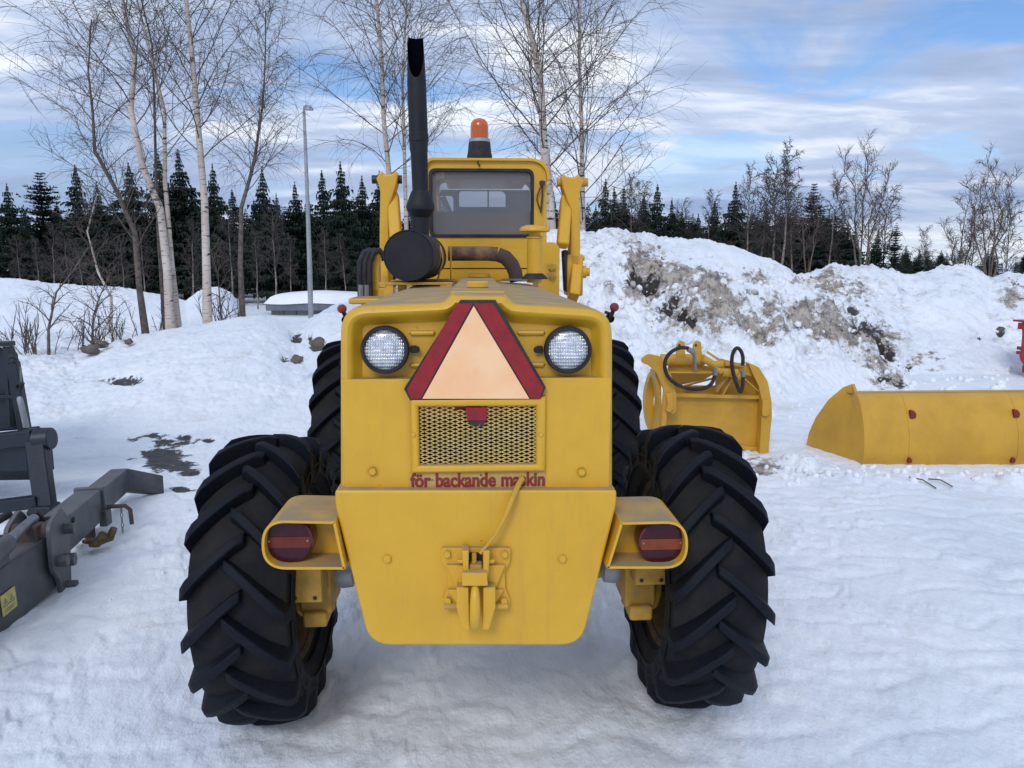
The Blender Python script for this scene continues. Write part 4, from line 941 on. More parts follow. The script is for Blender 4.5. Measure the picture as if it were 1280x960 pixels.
# left hoses and step
hs_ = MB()
for k, x in enumerate((451, 457, 463)):
    hs_.tube([pt(x, 378, 5.1), pt(x - 1, 350, 5.1), pt(x - 1, 328, 5.1), pt(x + 4, 316, 5.12), pt(x + 11, 313, 5.2), pt(x + 16, 320, 5.3)], .02, 10)
split('hydraulic_hose', hs_, M_rubber, LO)
hs_ = MB()
for x in (452, 459): hs_.tube([pt(x, 370, 5.1), pt(x, 356, 5.1)], .025, 10)
split('hose_ferrule', hs_, M_steel, LO)
stp_ = MB(); stp_.box(pt(463, 375, 4.7), (.22, .3, .035)); stp_.box(pt(471, 350, 5.2), (.05, .1, .35)); stp_.box(pt(478, 368, 5.3), (.16, .3, .1)); split('side_step', stp_, M_yel, LO, bevel=.012)
# small red lamps on black brackets at both hood corners
for p0, p1 in (((768, 384), (762, 398)), ((427.5, 386), (433, 400))):
    b = MB(); b.tube([pt(*p1, 2.75), pt((p0[0] + p1[0]) / 2 + .5, (p0[1] + p1[1]) / 2, 2.73), pt(*p0, 2.72)], .008, 8)
    b.tube([pt(p1[0] - (6 if p0[0] > 600 else -6), p1[1] - 8, 2.75), pt(p1[0], p1[1] - 6, 2.75)], .006, 6); b.lathe([(.016, -.012), (.016, .012), (0, .012)], pt(p1[0], p1[1], 2.75), (0, 1, 0), 14)
    mk = obj('marker_bracket', b, M_black, LO)
    b = MB(); b.lathe([(.0, -.018), (.010, -.016), (.016, -.006), (.016, .006), (.010, .014), (0, .016)], pt(*p0, 2.72), (0, 1, 0), 16); obj('red_marker', b, M_red, mk)

# ------------------------------------------------------------------ yellow bucket (lying back side towards the camera)
BK = thing('loader_bucket', 'wide yellow loader bucket with red reflectors lying on the snow behind the right wheel', 'bucket', (5, 6.9, 0))
def bprof(x):  # side profile in Y,Z (closed), back of the bucket towards the camera
    return [(6.62, .0), (6.58, .12), (6.60, .34), (6.68, .52), (6.80, .63), (6.95, .665), (7.25, .60), (7.6, .36), (7.85, .02), (7.82, .0), (7.2, -.02)]
xa = PX(1075, 580, 6.52); xe = xa + 3.0
bp1 = [(6.50, -.02), (6.46, .10), (6.475, .30), (6.56, .50), (6.64, .615), (6.70, .635)]
bm_ = MB(); fr = (Vector((0, 0, 0)), Vector((0, 1, 0)), Vector((0, 0, 1)), Vector((1, 0, 0)))
back = rp(bp1, [0, .05, .08, .06, .03, 0], 4); inner = [(a + .03, b - .004) for a, b in back][::-1]
bm_.prism(back + inner, xa, xe, fr=fr)
bm_.prism(rp([(6.69, .635), (6.72, .635), (7.0, .60), (7.0, .57)], 0), xa, xe, fr=fr)
bo = obj('bucket_shell', bm_, M_yeli, BK, smooth=20)
sp_ = MB()
xs0 = PX(1006, 565, 7.25)
# left end: tapered plate swept outwards to the cutting edge
A = [Vector((xa, y, z)) for y, z in rp(bp1, [0, .05, .08, .06, .03, 0], 4)]
E = pt(1065, 480, 6.85); Tp = pt(1006, 565, 7.2); Tq = pt(1008, 555, 7.2)
pts = [Vector((xa, 6.7, .635)), E, pt(1054, 484, 6.92), pt(1036, 499, 7.0), pt(1020, 521, 7.1), pt(1011, 541, 7.15), Tq, Tp, pt(1036, 578, 6.9)]
pts += [A[0]]
ctr = len(A)
vs = A + pts[1:-1]
cv_ = sum(vs, Vector()) / len(vs)
A = None
vs2 = [v + Vector((.03, .01, 0)) for v in vs]; sp_.add(vs + vs2, [])
o0 = 0; k = len(vs)
sp_.f += [(i, (i + 1) % k, k + (i + 1) % k, k + i) for i in range(k)]; sp_.m += [0] * k
sp_.v += [tuple(cv_ + Vector((-.012, -.01, 0))), tuple(cv_ + Vector((.03, .01, 0)))]; sp_.f += [(i, (i + 1) % k, 2 * k) for i in range(k)] + [(k + i, k + (i + 1) % k, 2 * k + 1) for i in range(k)]; sp_.m += [0] * (2 * k)
obj('side_plate', sp_, M_yeli, BK, smooth=25)
sm = MB()
for px in (1129, 1263, 1392): 
    x = PX(px, 530, 6.6); pf = [(a - .004, b) for a, b in back]; sm.prism(pf + [(a + .004, b) for a, b in back][::-1], x - .007, x + .007, fr=fr)
split('weld_seam', sm, M_yeli, BK)
for px, py, r, bz in ((1139, 518, .036, 0), (1136, 575, .024, 0), (1268, 517, .036, 0), (1265, 575, .024, 0)):
    p = pt(px, py, 6.46); 
    ys = np.interp(p.z, [b for a, b in back], [a for a, b in back]); p = pt(px, py, float(ys))
    rr2 = MB(); poly = rp([(p.x - r * .7, p.z - r), (p.x + r * .8, p.z - r * .9), (p.x + r * .9, p.z + r * .3), (p.x, p.z + r * 1.25), (p.x - r * .7, p.z + r)], r * .4, 4); rr2.prism(poly, p.y - r * .9, p.y + .02)
    obj('red_reflector', rr2, M_red, BK, bevel=.01)
be = MB(); be.box(((xa + xe) / 2, 7.0, .03), (xe - xa, .6, .04)); be.box((xe - .02, 7.0, .3), (.03, .6, .55)); obj('bucket_floor', be, M_yeli, BK)

# ------------------------------------------------------------------ yellow grapple / tipping frame
GY_ = 7.0
GR = thing('log_grapple', 'yellow steel grapple attachment with two black hose loops standing behind the right tyre', 'grapple', (2.2, GY_, 0))
def g2(zx, zy, Y=GY_): return q2(790 + zx / 5.33, 410 + zy / 5.33, Y)
def g3(zx, zy, Y=GY_): return pt(790 + zx / 5.33, 410 + zy / 5.33, Y)
b = MB(); b.prism([g2(270, 440), g2(860, 460), g2(850, 850), g2(200, 850), g2(205, 600)], GY_ + .06, GY_ + .09); gpl = obj('back_plate', b, M_yeli, GR, bevel=.004)
b = MB(); b.bar(g3(250, 445, GY_ + .03), g3(850, 460, GY_ + .03), .06, .035); b.bar(g3(700, 790, GY_ + .04), g3(830, 805, GY_ + .04), .05, .04); split('stiffener', b, M_yeli, gpl, bevel=.006)
b = MB(); b.prism([g2(215, 300, GY_ + .2), g2(560, 300, GY_ + .2), g2(480, 345, GY_ + .2), g2(260, 395, GY_ + .2)], GY_ + .2, GY_ + .23); b.prism([g2(560, 260, GY_ + .15), g2(840, 265, GY_ + .15), g2(850, 470, GY_ + .15), g2(560, 470, GY_ + .15)], GY_ + .15, GY_ + .18); b.prism([g2(225, 385, GY_ + .15), g2(560, 385, GY_ + .15), g2(560, 470, GY_ + .15), g2(240, 470, GY_ + .15)], GY_ + .15, GY_ + .18); split('inner_panel', b, M_yeli, GR)
# curved side plates
b = MB(); outer = rp([g2(50, 195), g2(95, 165), g2(170, 180), g2(240, 300), g2(275, 430), g2(272, 545), g2(240, 560), g2(215, 500), g2(205, 680), g2(175, 680), g2(195, 400), g2(150, 290), g2(90, 235), g2(52, 225)], .02, 4)
b.prism(outer, GY_ - .12, GY_ - .06); obj('side_arm', b, M_yeli, GR, bevel=.01)
b = MB(); outer = rp([g2(760, 225), g2(830, 255), g2(890, 350), g2(915, 480), g2(918, 580), g2(905, 700), g2(890, 880), g2(830, 885), g2(845, 650), g2(850, 480), g2(830, 380), g2(790, 300)], .02, 4)
b.prism(outer, GY_ - .06, GY_ + .05); gsa = obj('side_arm', b, M_yeli, GR, bevel=.012)
b = MB(); b.prism(rp([g2(868, 480, GY_ - .08), g2(915, 480, GY_ - .08), g2(915, 570, GY_ - .08), g2(900, 590, GY_ - .08), g2(865, 585, GY_ - .08)], .012, 4), GY_ - .09, GY_ - .04); obj('hook_lug', b, M_yeli, gsa, bevel=.006)
b = MB(); b.prism(rp([g2(225, 440, GY_ - .16), g2(268, 430, GY_ - .16), g2(278, 535, GY_ - .16), g2(255, 565, GY_ - .16), g2(225, 550, GY_ - .16), g2(240, 510, GY_ - .16)], .01, 4), GY_ - .16, GY_ - .118); obj('hook_lug', b, M_yeli, GR, bevel=.006)
# rear claw ring on the left, open so the snow shows through
b = MB(); ou = []; inr = []
for k in range(15):
    t = k / 14; a_ = R(100 + 165 * t)
    ou.append((175 + 95 * math.cos(a_) * 1.0, 500 - 240 * math.sin(a_))); inr.append((185 + 47 * math.cos(a_), 505 - 205 * math.sin(a_)))
b.prism([g2(x, y, GY_ + .25) for x, y in ou] + [g2(x, y, GY_ + .25) for x, y in inr[::-1]], GY_ + .2, GY_ + .32); obj('claw', b, M_yeli, GR, bevel=.008)
b = MB(); b.prism([g2(150, 290), g2(190, 290), g2(200, 690), g2(160, 690), g2(182, 500)], GY_ - .02, GY_ + .2); obj('inner_web', b, M_yeli, GR, bevel=.006)
# top cross tubes
b = MB(); b.tube([g3(190, 212, GY_ + .0), g3(480, 212, GY_ + .0)], .055, 18); b.bar(g3(215, 292, GY_ - .06), g3(565, 295, GY_ - .06), .10, .014); b.bar(g3(240, 270, GY_ + .05), g3(800, 290, GY_ + .05), .03, .08); b.bar(g3(350, 385, GY_ + .02), g3(560, 330, GY_ + .02), .05, .012); b.bar(g3(590, 235, GY_ + .02), g3(830, 300, GY_ + .05), .09, .09)
split('cross_tube', b, M_yeli, GR, bevel=.006)
for cx in (320, 430):
    b = MB(); b.prism(rp([g2(cx - 30, 200), g2(cx - 30, 110), g2(cx - 5, 80), g2(cx + 22, 90), g2(cx + 28, 200)], .015, 4), GY_ - .05, GY_ - .01); lg = obj('pin_lug', b, M_yeli, GR, bevel=.005)
    b = MB(); x, z = g2(cx - 5, 115, GY_ - .05); b.lathe([(0, -.003), (.012, -.003), (.012, .002)], (x, GY_ - .05, z), (0, 1, 0), 12); obj('pin_hole', b, M_black, lg)
b = MB(); b.tube([g3(470, 200, GY_ - .1), g3(545, 245, GY_ - .1), g3(600, 240, GY_ - .1)], .035, 12); b.bar(g3(500, 160, GY_ - .08), g3(600, 225, GY_ - .08), .03, .02); b.tube([g3(600, 295, GY_ - .08), g3(700, 300, GY_ - .08)], .04, 14); b.tube([g3(545, 265, GY_ - .1), g3(600, 290, GY_ - .1)], .03, 12)
b.tube([g3(620, 240, GY_ - .05), g3(745, 250, GY_ - .05)], .022, 10); b.tube([g3(700, 330, GY_ - .09), g3(745, 310, GY_ - .09)], .03, 10)
split('tilt_cylinder', b, M_yeli, GR)
b = MB(); b.bar(g3(620, 330, GY_), g3(560, 420, GY_ + .03), .01, .07, up=(0, 1, 0)); b.bar(g3(660, 330, GY_), g3(600, 440, GY_ + .03), .01, .07, up=(0, 1, 0)); b.bar(g3(740, 330, GY_ - .03), g3(840, 420, GY_), .01, .05, up=(0, 1, 0)); split('gusset', b, M_yeli, GR)
def catm(P, n=6):
    P = [Vector(p) for p in P]; out = []
    for i in range(len(P) - 1):
        a, b_, c, d = P[max(i - 1, 0)], P[i], P[i + 1], P[min(i + 2, len(P) - 1)]
        for k in range(n):
            t = k / n; out.append(.5 * ((2 * b_) + (-a + c) * t + (2 * a - 5 * b_ + 4 * c - d) * t * t + (-a + 3 * b_ - 3 * c + d) * t ** 3))
    out.append(P[-1]); return out
HY = GY_ - .2
b = MB(); b.tube(catm([g3(x, y, Y) for x, y, Y in ((375, 135, HY), (320, 132, HY), (255, 165, HY), (220, 225, HY), (228, 300, HY), (280, 365, HY), (370, 402, HY), (470, 405, HY), (530, 370, HY), (552, 310, HY), (555, 290, HY))]), .017, 10); obj('hose', b, M_rubber, GR)
b = MB(); b.tube(catm([g3(x, y, Y) for x, y, Y in ((738, 250, HY), (738, 190, HY), (720, 145, HY), (695, 135, HY), (672, 170, HY), (665, 235, HY), (680, 320, HY), (705, 395, HY), (722, 425, HY), (735, 400, HY), (740, 330, HY), (740, 290, HY))]), .017, 10); obj('hose', b, M_rubber, GR)
b = MB(); b.tube([g3(372, 140, HY), g3(415, 165, HY)], .024, 8); b.tube([g3(415, 165, HY), g3(420, 280, HY)], .018, 8); b.tube([g3(552, 270, HY), g3(552, 315, HY)], .024, 8); b.tube([g3(738, 285, HY), g3(740, 325, HY)], .022, 8); split('hose_fitting', b, M_steel, GR)

# ------------------------------------------------------------------ grey crane jib at the left
JB = thing('crane_jib', 'grey steel telescopic jib with bent tip lying on the snow at the left edge', 'crane jib', (-2.6, 4.5, 0))
def bx4(mb, secs):
    """box sections: (centre, half w vector, half h vector)"""
    vs = []; fs = []
    for c, hw, hh in secs:
        for a, b2 in ((-1, -1), (1, -1), (1, 1), (-1, 1)): vs.append(c + hw * a + hh * b2)
    for i in range(len(secs) - 1):
        for j in range(4): fs.append((i * 4 + j, i * 4 + (j + 1) % 4, i * 4 + 4 + (j + 1) % 4, i * 4 + 4 + j))
    fs += [(3, 2, 1, 0), tuple(len(vs) - 4 + i for i in range(4))]
    mb.add(vs, fs)
el = Vector((PX(150, 600, 5.7), 5.7, PZ(150, 600, 5.7))); pl_ = Vector((PX(52, 683, 4.15), 4.15, PZ(52, 683, 4.15)))
dj = (el - pl_).normalized(); sx_ = dj.cross(Vector((0, 0, 1))).normalized(); ux_ = sx_.cross(dj)
b = MB(); tip = pt(188, 602, 5.95); bx4(b, [(pl_ + (el - pl_) * .0, sx_ * .075, ux_ * .105), (pl_ + (el - pl_) * .55, sx_ * .075, ux_ * .105)]); obj('outer_beam', b, M_jib, JB, bevel=.008)
b = MB(); bx4(b, [(pl_ + (el - pl_) * .5, sx_ * .06, ux_ * .088), (el, sx_ * .06, ux_ * .088), (el + Vector((.20, .16, -.09)), sx_ * .055, ux_ * .075)]); obj('bent_tip', b, M_jib, JB, bevel=.008)
cpos = pl_ + (el - pl_) * .55
b = MB(); bx4(b, [(cpos - dj * .02, sx_ * .092, ux_ * .122), (cpos + dj * .02, sx_ * .092, ux_ * .122)]); b.box(cpos + sx_ * .085 - ux_ * .09, (.05, .08, .11)); obj('sleeve_collar', b, M_jib, JB, bevel=.008)
b = MB(); q0 = cpos + sx_ * .10 - ux_ * .02; b.tube([q0, q0 + sx_ * .11, q0 + sx_ * .14 - ux_ * .03, q0 + sx_ * .145 - ux_ * .13], .014, 10); obj('locking_pin', b, M_jibr, JB)
b = MB()
for k in range(7):
    c = q0 + sx_ * .085 - ux_ * (.03 + .034 * k); b.tube([c + Vector((.008 * math.cos(a) * (k % 2) + 0, .008 * math.cos(a) * (1 - k % 2), .02 * math.sin(a))) for a in [2 * PI * i / 8 for i in range(9)]], .003, 5, cap=False)
obj('pin_chain', b, M_steel, JB)
b = MB(); hk = cpos - dj * .06 - ux_ * .1; b.bar(hk, hk - ux_ * .16, .06, .05); b.lathe([(.06, -.02), (.065, 0), (.05, .02), (0, .02)], hk - ux_ * .17, (0, 0, 1), 14); obj('hook_block', b, M_jibr, JB, bevel=.006)
b = MB(); s0 = pt(137, 666, 4.75); b.tube([s0 + Vector((.03, 0, .03)), s0 + Vector((.0, 0, -.03)), pt(125, 676, 4.7), pt(104, 677, 4.6)], [.022, .03, .03, .012], 8); b.tube([pt(130, 668, 4.72), pt(121, 680, 4.65), pt(113, 681, 4.6)], [.03, .026, .016], 8); obj('lifting_strap', b, M_strap, JB)
# joint plates
b = MB(); jp = pl_ - dj * .02 - ux_ * .04
for s_ in (-1.0, 1.0):
    c = jp + sx_ * (.10 * s_)
    poly = rp([(-.16, .20), (.02, .26), (.12, .18), (.12, -.05), (.08, -.28), (-.04, -.30), (-.08, -.12), (-.16, -.05)], .04, 5)
    b.prism(poly, -.012, .012, fr=(c, dj, ux_, sx_))
jo = obj('joint_plate', b, M_jib, JB, bevel=.004)
for a_, b2, r in ((.06, .12, .034), (.03, -.05, .04), (-.08, -.02, .034), (.03, -.20, .03)):
    bb = MB(); p = jp + dj * a_ + ux_ * b2 + sx_ * .112; bb.lathe([(0, .05), (r, .05), (r, 0)], p, sx_, 6); obj('bolt', bb, M_jib, jo, bevel=.003)
b = MB(); b.box(jp + ux_ * .16 - dj * .12, (.12, .1, .1)); b.tube([jp + ux_ * .16 - dj * .1 - sx_ * .12, jp + ux_ * .16 - dj * .1 + sx_ * .1], .05, 12); obj('rusty_pivot', b, M_jibr, JB, bevel=.01)
b = MB(); cl_ = pt(20, 655, 4.0); b.tube([jp + ux_ * .22 - dj * .05, jp + ux_ * .20 - dj * .5], .026, 12, m=0); b.tube([jp + ux_ * .20 - dj * .42, jp + ux_ * .17 - dj * 1.3], .05, 14, m=1); obj('extension_cylinder', b, [M_steel, M_jib], JB)
b = MB(); bs = jp - ux_ * .02 - dj * .05; dj2 = (pt(-190, 880, 2.85) - bs).normalized(); sx2 = sx_; ux2 = sx2.cross(-dj2).normalized()
bx4(b, [(bs, sx2 * .085, ux2 * .155), (bs + dj2 * 1.6, sx2 * .10, ux2 * .18)]); jb = obj('boom', b, M_jib, JB, bevel=.008)
b = MB(); lc = bs + dj2 * .42 + sx2 * .094 - ux2 * .02
fr2 = (lc, -dj2, ux2, sx2); b.prism([(-.055, -.055), (.055, -.055), (.055, .055), (-.055, .055)], 0, .003, fr=fr2); lb = obj('warning_label', b, M_label, jb)
b = MB()
for dx_ in (-.026, .02):
    b.ring([(dx_ - .022, -.012), (dx_ + .022, -.012), (dx_, .032)], [(dx_ - .016, -.008), (dx_ + .016, -.008), (dx_, .024)], .003, .004, fr=fr2); b.prism([(dx_ - .003, -.004), (dx_ + .003, -.004), (dx_ + .002, .014), (dx_ - .002, .014)], .003, .004, fr=fr2)
b.prism([(-.04, -.03), (.04, -.03), (.04, -.026), (-.04, -.026)], .003, .004, fr=fr2); b.prism([(-.04, -.040), (.03, -.040), (.03, -.036), (-.04, -.036)], .003, .004, fr=fr2)
obj('label_print', b, M_cabin, lb)
b = MB(); b.prism(rp([(-.2, -.02), (.0, .0), (.02, .14), (-.04, .19), (-.2, .16)], .03, 4), -.012, .012, fr=(bs + dj2 * .35 + ux2 * .14 + sx2 * .07, -dj2, ux2, sx2)); bb = obj('cylinder_bracket', b, M_jib, JB, bevel=.004)
b = MB(); b.tube([pt(92, 652, 4.45), pt(70, 650, 4.4), pt(52, 652, 4.3), pt(40, 640, 4.2)], .028, 10); b.tube([jp + ux_ * .24 - sx_ * .14, jp + ux_ * .22 - dj * .4 - sx_ * .2, jp + ux_ * .1 - dj * .9 - sx_ * .22], .022, 8); split('hydraulic_hose', b, M_rubber, JB)

# ------------------------------------------------------------------ dark navy frame at the left edge
NV = thing('tipping_trailer', 'dark navy steel tub and support frame cut off by the left edge of the photo', 'trailer', (-3.6, 5.6, 0))
def n2(zx, zy, Y): return pt(zx / 4.364, 420 + zy / 4.364, Y)
b = MB(); YT = 5.9
poly = [(n2(-400, 60, YT).x, n2(0, 70, YT).z), (n2(0, 60, YT).x, n2(0, 60, YT).z), (n2(35, 75, YT).x, n2(0, 75, YT).z), (n2(60, 130, YT).x, n2(0, 130, YT).z), (n2(95, 330, YT).x, n2(0, 330, YT).z), (n2(130, 520, YT).x, n2(0, 520, YT).z), (n2(-400, 560, YT).x, n2(0, 560, YT).z)]
b.prism([(p - (YT) * -.8 , q) for p, q in poly], YT + .04, YT + 1.4, fr=(Vector((0, 0, 0)), Vector((1, 0, 0)), Vector((0, 0, 1)), Vector((-.8, 1, 0)))); tb_ = obj('tub', b, M_navy, NV, bevel=.02)
b = MB(); b.bar(n2(-300, 42, YT), n2(65, 42, YT), .10, .035); b.bar(n2(42, 60, YT + .01), n2(75, 150, YT + .01), .08, .05); b.bar(n2(70, 140, YT), n2(135, 510, YT), .08, .06, up=(0, 1, 0)); b.bar(n2(-300, 335, YT), n2(85, 330, YT), .05, .03); b.bar(n2(30, 60, YT), n2(55, 500, YT), .03, .03, up=(0, 1, 0)); split('tub_rib', b, M_navy, tb_, bevel=.006)
b = MB(); b.tube([n2(60, 110, YT - .05), n2(85, 105, YT - .05)], .03, 10); b.tube([n2(70, 135, YT - .05), n2(85, 130, YT - .05)], .025, 8); b.tube([n2(90, 270, YT - .05), n2(110, 300, YT - .05), n2(122, 255, YT - .05)], .018, 8); split('latch', b, M_black, tb_)
b = MB()
for k in range(9):
    c = n2(113, 180 + 10 * k, YT - .05); b.tube([c + Vector((.007 * math.cos(a), 0, .012 * math.sin(a))) for a in [2 * PI * i / 6 for i in range(7)]], .003, 4, cap=False)
obj('chain', b, M_steel, tb_)
b = MB(); b.tube(catm([n2(105, 330, YT - .03), n2(122, 400, YT - .03), n2(140, 480, YT - .03), n2(142, 500, YT - .03)], 4), [.015] + [.022] * 11 + [.012], 8); b.tube([n2(145, 590, 5.6), n2(160, 665, 5.6)], .006, 6); b.tube([n2(155, 588, 5.6), n2(170, 660, 5.6)], .006, 6); split('safety_rod', b, M_gal, tb_)
YB_ = 5.45
b = MB(); b.bar(n2(-300, 605, YB_), n2(190, 550, YB_), .10, .11); b.box(n2(-100, 690, YB_ + .3), (.9, .3, .2)); b.box(n2(145, 715, YB_ + .2), (.05, .05, .16)); b.box(n2(60, 650, YB_ + .1), (.34, .2, .2)); split('cross_beam', b, M_navy, NV, bevel=.008)
b = MB(); b.tube([n2(200, 565, YB_), n2(285, 558, YB_)], [.085, .078], 20); b.tube([n2(165, 510, YB_ + .02), n2(215, 505, YB_ + .02)], .02, 10); split('end_tube', b, M_navy, NV, bevel=.006)
b = MB(); b.bar(n2(200, 570, YB_ - .03), n2(250, 935, YB_ - .15), .13, .08, up=(0, 1, 0)); b.box(n2(252, 955, YB_ - .15), (.14, .14, .10)); obj('support_leg', b, M_navy, NV, bevel=.01)
b = MB(); b.bar(n2(-250, 960, YB_ - .15), n2(215, 900, YB_ - .15), .09, .085); b.bar(n2(-400, 1010, YB_ - .1), n2(-200, 950, YB_ - .1), .09, .08); split('lower_beam', b, M_navy, NV, bevel=.008)

# ------------------------------------------------------------------ red implement at the right edge
RM = thing('red_implement', 'red machine part with small brackets standing on snow at the right edge', 'implement', (8.2, 11.6, 0))
def r2(zx, zy, Y=11.6): return pt(1180 + zx / 9.6, 380 + zy / 9.6, Y)
b = MB(); P = [r2(935, 230), r2(1500, 230), r2(1500, 760), r2(960, 740), r2(920, 680), r2(905, 640), r2(925, 560), r2(940, 400)]
b.prism([(p.x - 11.6 * .72, p.z) for p in P], 11.6, 12.0, fr=(Vector((0, 0, 0)), Vector((1, 0, 0)), Vector((0, 0, 1)), Vector((.72, 1, 0)))); obj('body', b, M_redm, RM, bevel=.01)
b = MB(); b.bar(r2(905, 205), r2(1400, 205), .3, .03); b.box(r2(925, 265), (.04, .1, .1)); b.box(r2(912, 530), (.04, .1, .05)); b.box(r2(905, 585), (.04, .1, .05)); split('bracket', b, M_redm, RM, bevel=.004)
b = MB(); b.box(r2(1200, 790), (.5, .3, .12)); obj('foot', b, M_redm, RM)

# ------------------------------------------------------------------ hut and street lamp
HT = thing('utility_hut', 'low grey-green panel hut with thick snow on its flat roof', 'hut', (pt(390, 390, 27).x, 27, 0))
HYY = 27.0
hx0, hx1 = PX(336, 390, HYY), PX(452, 390, HYY); zt_, zf_, zr_ = PZ(390, 378, HYY), PZ(390, 388, HYY), PZ(390, 367, HYY)
npan = 7
b = MB(); b.box(((hx0 + hx1) / 2, HYY + 1.2, (zf_ - .3) / 2), (hx1 - hx0 - .16, 2.1, zf_ + .3)); obj('wall_core', b, M_wall, HT)
for i in range(npan):
    x0 = lerp(hx0 + .05, hx1 - .05, i / npan); x1 = lerp(hx0 + .05, hx1 - .05, (i + 1) / npan)
    b = MB(); b.box(((x0 + x1) / 2, HYY + .1, (zf_ - .3) / 2), (x1 - x0 - .025, .05, zf_ + .32)); obj('wall_panel', b, M_wall, HT)
b = MB(); b.box(pt(376, 402, HYY + .06), (.17, .02, .12)); obj('sign_plate', b, M_wsign, HT)
b = MB(); b.box(((hx0 + hx1) / 2, HYY + 1.1, (zt_ + zf_) / 2), (hx1 - hx0 + .12, 2.5, zt_ - zf_)); obj('roof_fascia', b, M_fascia, HT, bevel=.01)
b = MB(); xs = np.linspace(hx0 - .12, hx1 + .12, 26); ys = np.linspace(HYY - .2, HYY + 2.4, 14); vs = []; 
for yi, y in enumerate(ys):
    for xi, x in enumerate(xs):
        u_ = (x - xs[0]) / (xs[-1] - xs[0]) * 2 - 1; v_ = (y - ys[0]) / (ys[-1] - ys[0]) * 2 - 1
        vs.append((x, y, zt_ - .04 + (zr_ - zt_ + .08) * max(0, 1 - u_ ** 6) ** .5 * max(0, 1 - v_ ** 6) ** .6 + .02 * math.sin(x * 3)))
b.add(vs, [(j * 26 + i, j * 26 + i + 1, (j + 1) * 26 + i + 1, (j + 1) * 26 + i) for j in range(13) for i in range(25)]); obj('roof_snow', b, M_snowc, HT, recalc=False, smooth=0)

LM = thing('street_lamp', 'tall grey street lamp post beside the snow-roofed hut', 'street lamp', (PX(388, 395, 25), 25, 0))
b = MB(); b.tube([pt(389, 410, 25), pt(387, 330, 25), pt(384, 240, 25), pt(380, 140, 25)], [.085, .08, .062, .045], 14); obj('pole', b, M_gal, LM)
b = MB(); b.tube(catm([pt(380, 141, 25), pt(380, 134, 24.95), pt(384, 132, 24.8)], 4), .03, 8); obj('lamp_arm', b, M_gal, LM)
b = MB(); p = pt(386, 136, 24.7); b.lathe([(0, .11), (.05, .10), (.11, .05), (.15, .0), (.13, -.035), (.0, -.045)], p, (0.15, -.3, 1), 18); obj('lamp_head', b, M_gal, LM)

# ------------------------------------------------------------------ trees
def twig(mb, pts, r0, r1, m=1):
    n = len(pts); d = (pts[-1] - pts[0]);
    if d.length < 1e-6: return
    u = d.orthogonal().normalized(); q = d.normalized().cross(u)
    o = len(mb.v)
    for i, p in enumerate(pts):
        r = r0 + (r1 - r0) * i / (n - 1)
        a = u * r; b_ = (q * .866 - u * .5) * r; c = (-q * .866 - u * .5) * r
        mb.v += [tuple(p + a), tuple(p + b_), tuple(p + c)]
    for i in range(n - 1):
        k = o + 3 * i
        mb.f += [(k, k + 1, k + 4, k + 3), (k + 1, k + 2, k + 5, k + 4), (k + 2, k, k + 3, k + 5)]; mb.m += [m] * 3
def rv(rng, s): return Vector((rng.uniform(-s, s), rng.uniform(-s, s), rng.uniform(-s, s)))
def walk(rng, p, d, L, n, wob, grav):
    pts = [p.copy()]; st = L / n
    for i in range(n):
        d = (d + rv(rng, wob) + Vector((0, 0, grav))).normalized(); p = p + d * st; pts.append(p)
    return pts, d
def grow(mbT, mbL, rng, trunk, tr, H, start=.3, nl=30, n2=8, n3=5, spread=1.0, droop=-.15, lrad=.2, tw=.0026, up=1.05):
    """trunk: list of points; limbs with branchlets and twigs"""
    mbT.tube(trunk, tr, 10, cap=False)
    seg = [(trunk[i + 1] - trunk[i]).length for i in range(len(trunk) - 1)]; tot = sum(seg)
    def at(t):
        s = t * tot
        for i, l in enumerate(seg):
            if s <= l or i == len(seg) - 1: f = min(s / l, 1); return trunk[i].lerp(trunk[i + 1], f), tr[i] + (tr[i + 1] - tr[i]) * f
            s -= l
    for k in range(nl):
        t = start + (1 - start) * ((k + rng.random() * .8) / nl); p, r = at(min(t, .995)); a = k * 2.4 + rng.uniform(-.5, .5)
        out = Vector((math.cos(a), math.sin(a), 0)); L = H * (.26 * (1 - .62 * (t - start) / (1 - start)) + .03) * rng.uniform(.7, 1.25) * spread
        d = (out + Vector((0, 0, up * rng.uniform(.7, 1.3)))).normalized()
        pts, dd = walk(rng, p, d, L, 7, .13, .03 if rng.random() < .5 else -.03)
        r0 = min(r * lrad, .020) + .003
        twig(mbL, pts, r0, tw * 1.2, 0)
        for j in range(n2):
            f = (j + .8 + rng.random() * .4) / (n2 + .6); i = min(int(f * 7), 6); bp = pts[i].lerp(pts[i + 1], f * 7 - i); base = (pts[i + 1] - pts[i]).normalized()
            d2 = (base * .7 + rv(rng, .8) + Vector((0, 0, .12))).normalized(); L2 = L * (.55 - .25 * f) * rng.uniform(.6, 1.2)
            p2, _ = walk(rng, bp, d2, L2, 5, .16, droop * .3); twig(mbL, p2, max(r0 * .45, tw * 1.4), tw, 1)
            for q in range(n3):
                g = (q + rng.random()) / n3; i2 = min(int(g * 5), 4); b3 = p2[i2].lerp(p2[i2 + 1], g * 5 - i2); d3 = ((p2[i2 + 1] - p2[i2]).normalized() * .8 + rv(rng, .75)).normalized()
                p3, _ = walk(rng, b3, d3, L2 * rng.uniform(.3, .65) + .1, 4, .14, droop); twig(mbL, p3, tw, tw * .6, 1)
